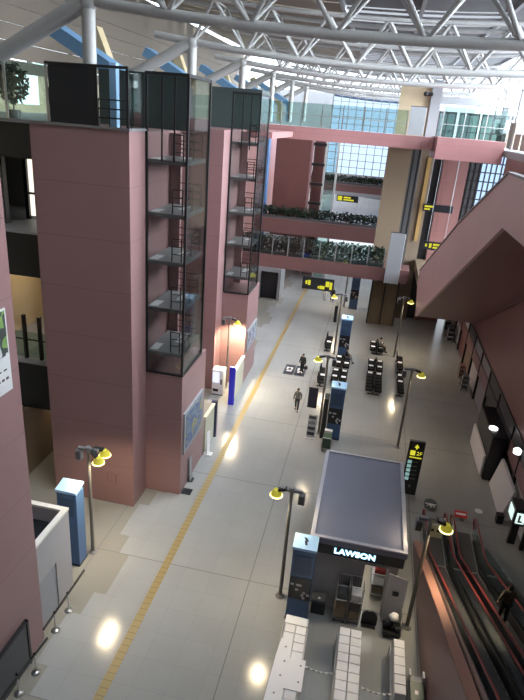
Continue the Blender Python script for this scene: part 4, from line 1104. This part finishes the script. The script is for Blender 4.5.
t = thing('white_board', 'flat white board with holes lying over the left rack of cartons', 'board', (-.66, 14.3, 1.01))
MB().prism([(-1.3, 13.05), (-.72, 13.05), (-.72, 13.75), (-.1, 13.75), (-.1, 15.0), (-.68, 15.0), (-.68, 15.75), (-1.12, 15.75), (-1.2, 15.0)], 'z', 1.012, 1.05).build('panel', WHITE, t)
for i, (x, y) in enumerate(((-.25, 14.75), (-.85, 14.8), (-.9, 14.2), (-.25, 14.1), (-1.0, 13.5), (-.9, 15.4))):
    MB().lathe((x, y, 1.05), [(.035, 0), (.035, .006), (.02, .008)], 8).build('hole', GREYM, t)
def chain(x0, x1, y, label):
    m = MB(); n = int((x1-x0)/.09)
    for i in range(n):
        x = x0+(x1-x0)*i/n; z = .78-.12*math.sin(PI*i/n)
        if i % 2: m.slab((x, y, z), (x+.1, y, z), (0, .03, 0), (0, 0, .008))
        else: m.slab((x, y, z), (x+.1, y, z), (0, .008, 0), (0, 0, .03))
    tag(m.build('chain', WHITEP), label, 'chain', 'white barrier chains')
chain(-.2, 1.0, 15.0, 'white plastic chain hung between the left and middle racks')
chain(1.84, 3.0, 14.7, 'white plastic chain hung between the middle and right racks')
t = thing('service_trolley', 'grey trolley with a dark green tray at the bottom near the side wall', 'trolley', (3.86, 14.6, 0))
MB().bev(3.58, 4.14, 13.4, 15.7, .2, .72, .03).build('body', GREYP, t)
MB().bev(3.6, 4.1, 14.2, 15.4, .725, .86, .03).build('green_tray', mat('dark_green', (.012, .05, .05), .4), t)
MB().box(3.78, 3.9, 14.85, 15.0, .862, .868).build('white_mark', WHITE, t)
MB().box(3.58, 3.64, 15.42, 15.68, .72, 1.05).build('post', WHITEP, t); MB().box(4.06, 4.12, 15.42, 15.68, .72, 1.05).build('post', WHITEP, t)
for (x, y) in ((3.64, 13.6), (4.08, 13.6), (3.64, 15.5), (4.08, 15.5)): MB().tube((x-.03, y, .1), (x+.03, y, .1), .1, 8).build('wheel', RUBBER, t)

# ------------------------------------------------------------------ hanging signs
def hang_sign(x0, x1, y, z0, z1, label, ztop, blobs):
    t = thing('hanging_sign', label, 'sign', ((x0+x1)/2, y, z0))
    MB().bev(x0, x1, y-.08, y+.08, z0, z1, .02).build('case', BLACK, t)
    for x in (x0+.3, x1-.3): MB().tube((x, y, z1), (x, y, ztop), .025, 6).build('hanger', GREYM, t)
    for (a, b, c, d_) in blobs:
        w_ = x1-x0; h = z1-z0
        MB().box(x0+a*w_, x0+b*w_, y-.095, y-.082, z0+c*h, z0+d_*h).build('yellow_mark', YELLOWG, t)
    return t
hang_sign(-5.9, -2.85, 53.5, 3.95, 5.15, 'black hanging sign with yellow marks under the lower bridge', 5.3, [(.1, .16, .4, .7), (.18, .26, .35, .75), (.56, .72, .12, .4), (.74, .86, .35, .8), (.87, .95, .15, .75), (.5, .55, .15, .35)])
hang_sign(5.1, 7.3, 58, 8.2, 9.0, 'black hanging sign with yellow text above the right landing', 16.9, [(.08, .16, .35, .7), (.25, .36, .25, .8), (.42, .8, .55, .8), (.42, .72, .2, .42)])
hang_sign(4.5, 7.4, 59.2, 11.7, 12.4, 'higher black hanging sign with short yellow text near the lift tower', 17.3, [(.06, .34, .55, .8), (.06, .25, .2, .4)])
hang_sign(-5.9, -2.7, 88.0, 8.3, 9.2, 'distant black hanging sign with yellow text beyond the lower bridge', 9.45, [(.05, .25, .15, .85), (.32, .65, .55, .8), (.32, .8, .2, .42)])

# plants on the fourth floor at the upper left
for i, (x, y, h, lb) in enumerate(((-16.3, 24.6, 1.9, 'larger dark leafy tree behind the glass screen at the upper left'), (-14.7, 26.0, 1.3, 'smaller dark leafy plant beside the larger one at the upper left'))):
    t = thing('potted_tree', lb, 'plant', (x, y, 18.1))
    MB().lathe((x, y, 18.1), [(.22, 0), (.3, .38), (.27, .4)], 12).build('pot', DGREY, t)
    MB().tube((x, y, 18.4), (x, y, 18.4+h*.5), .04, 6).build('trunk', BROWN, t)
    MB().leaves((x, y, 18.4+h*.6), .75, .6, h*.45, 420, .14).build('foliage', LEAF, t)

# lettering as plain meshes
bpy.context.view_layer.update()
dg = bpy.context.evaluated_depsgraph_get()
for o, par, loc, rot, m in TEXTS:
    me = bpy.data.meshes.new_from_object(o.evaluated_get(dg))
    n = bpy.data.objects.new('sign_lettering', me); COL.objects.link(n)
    n.parent = par; n.location = loc; n.rotation_euler = rot; n.scale = o.scale
    bpy.data.objects.remove(o)
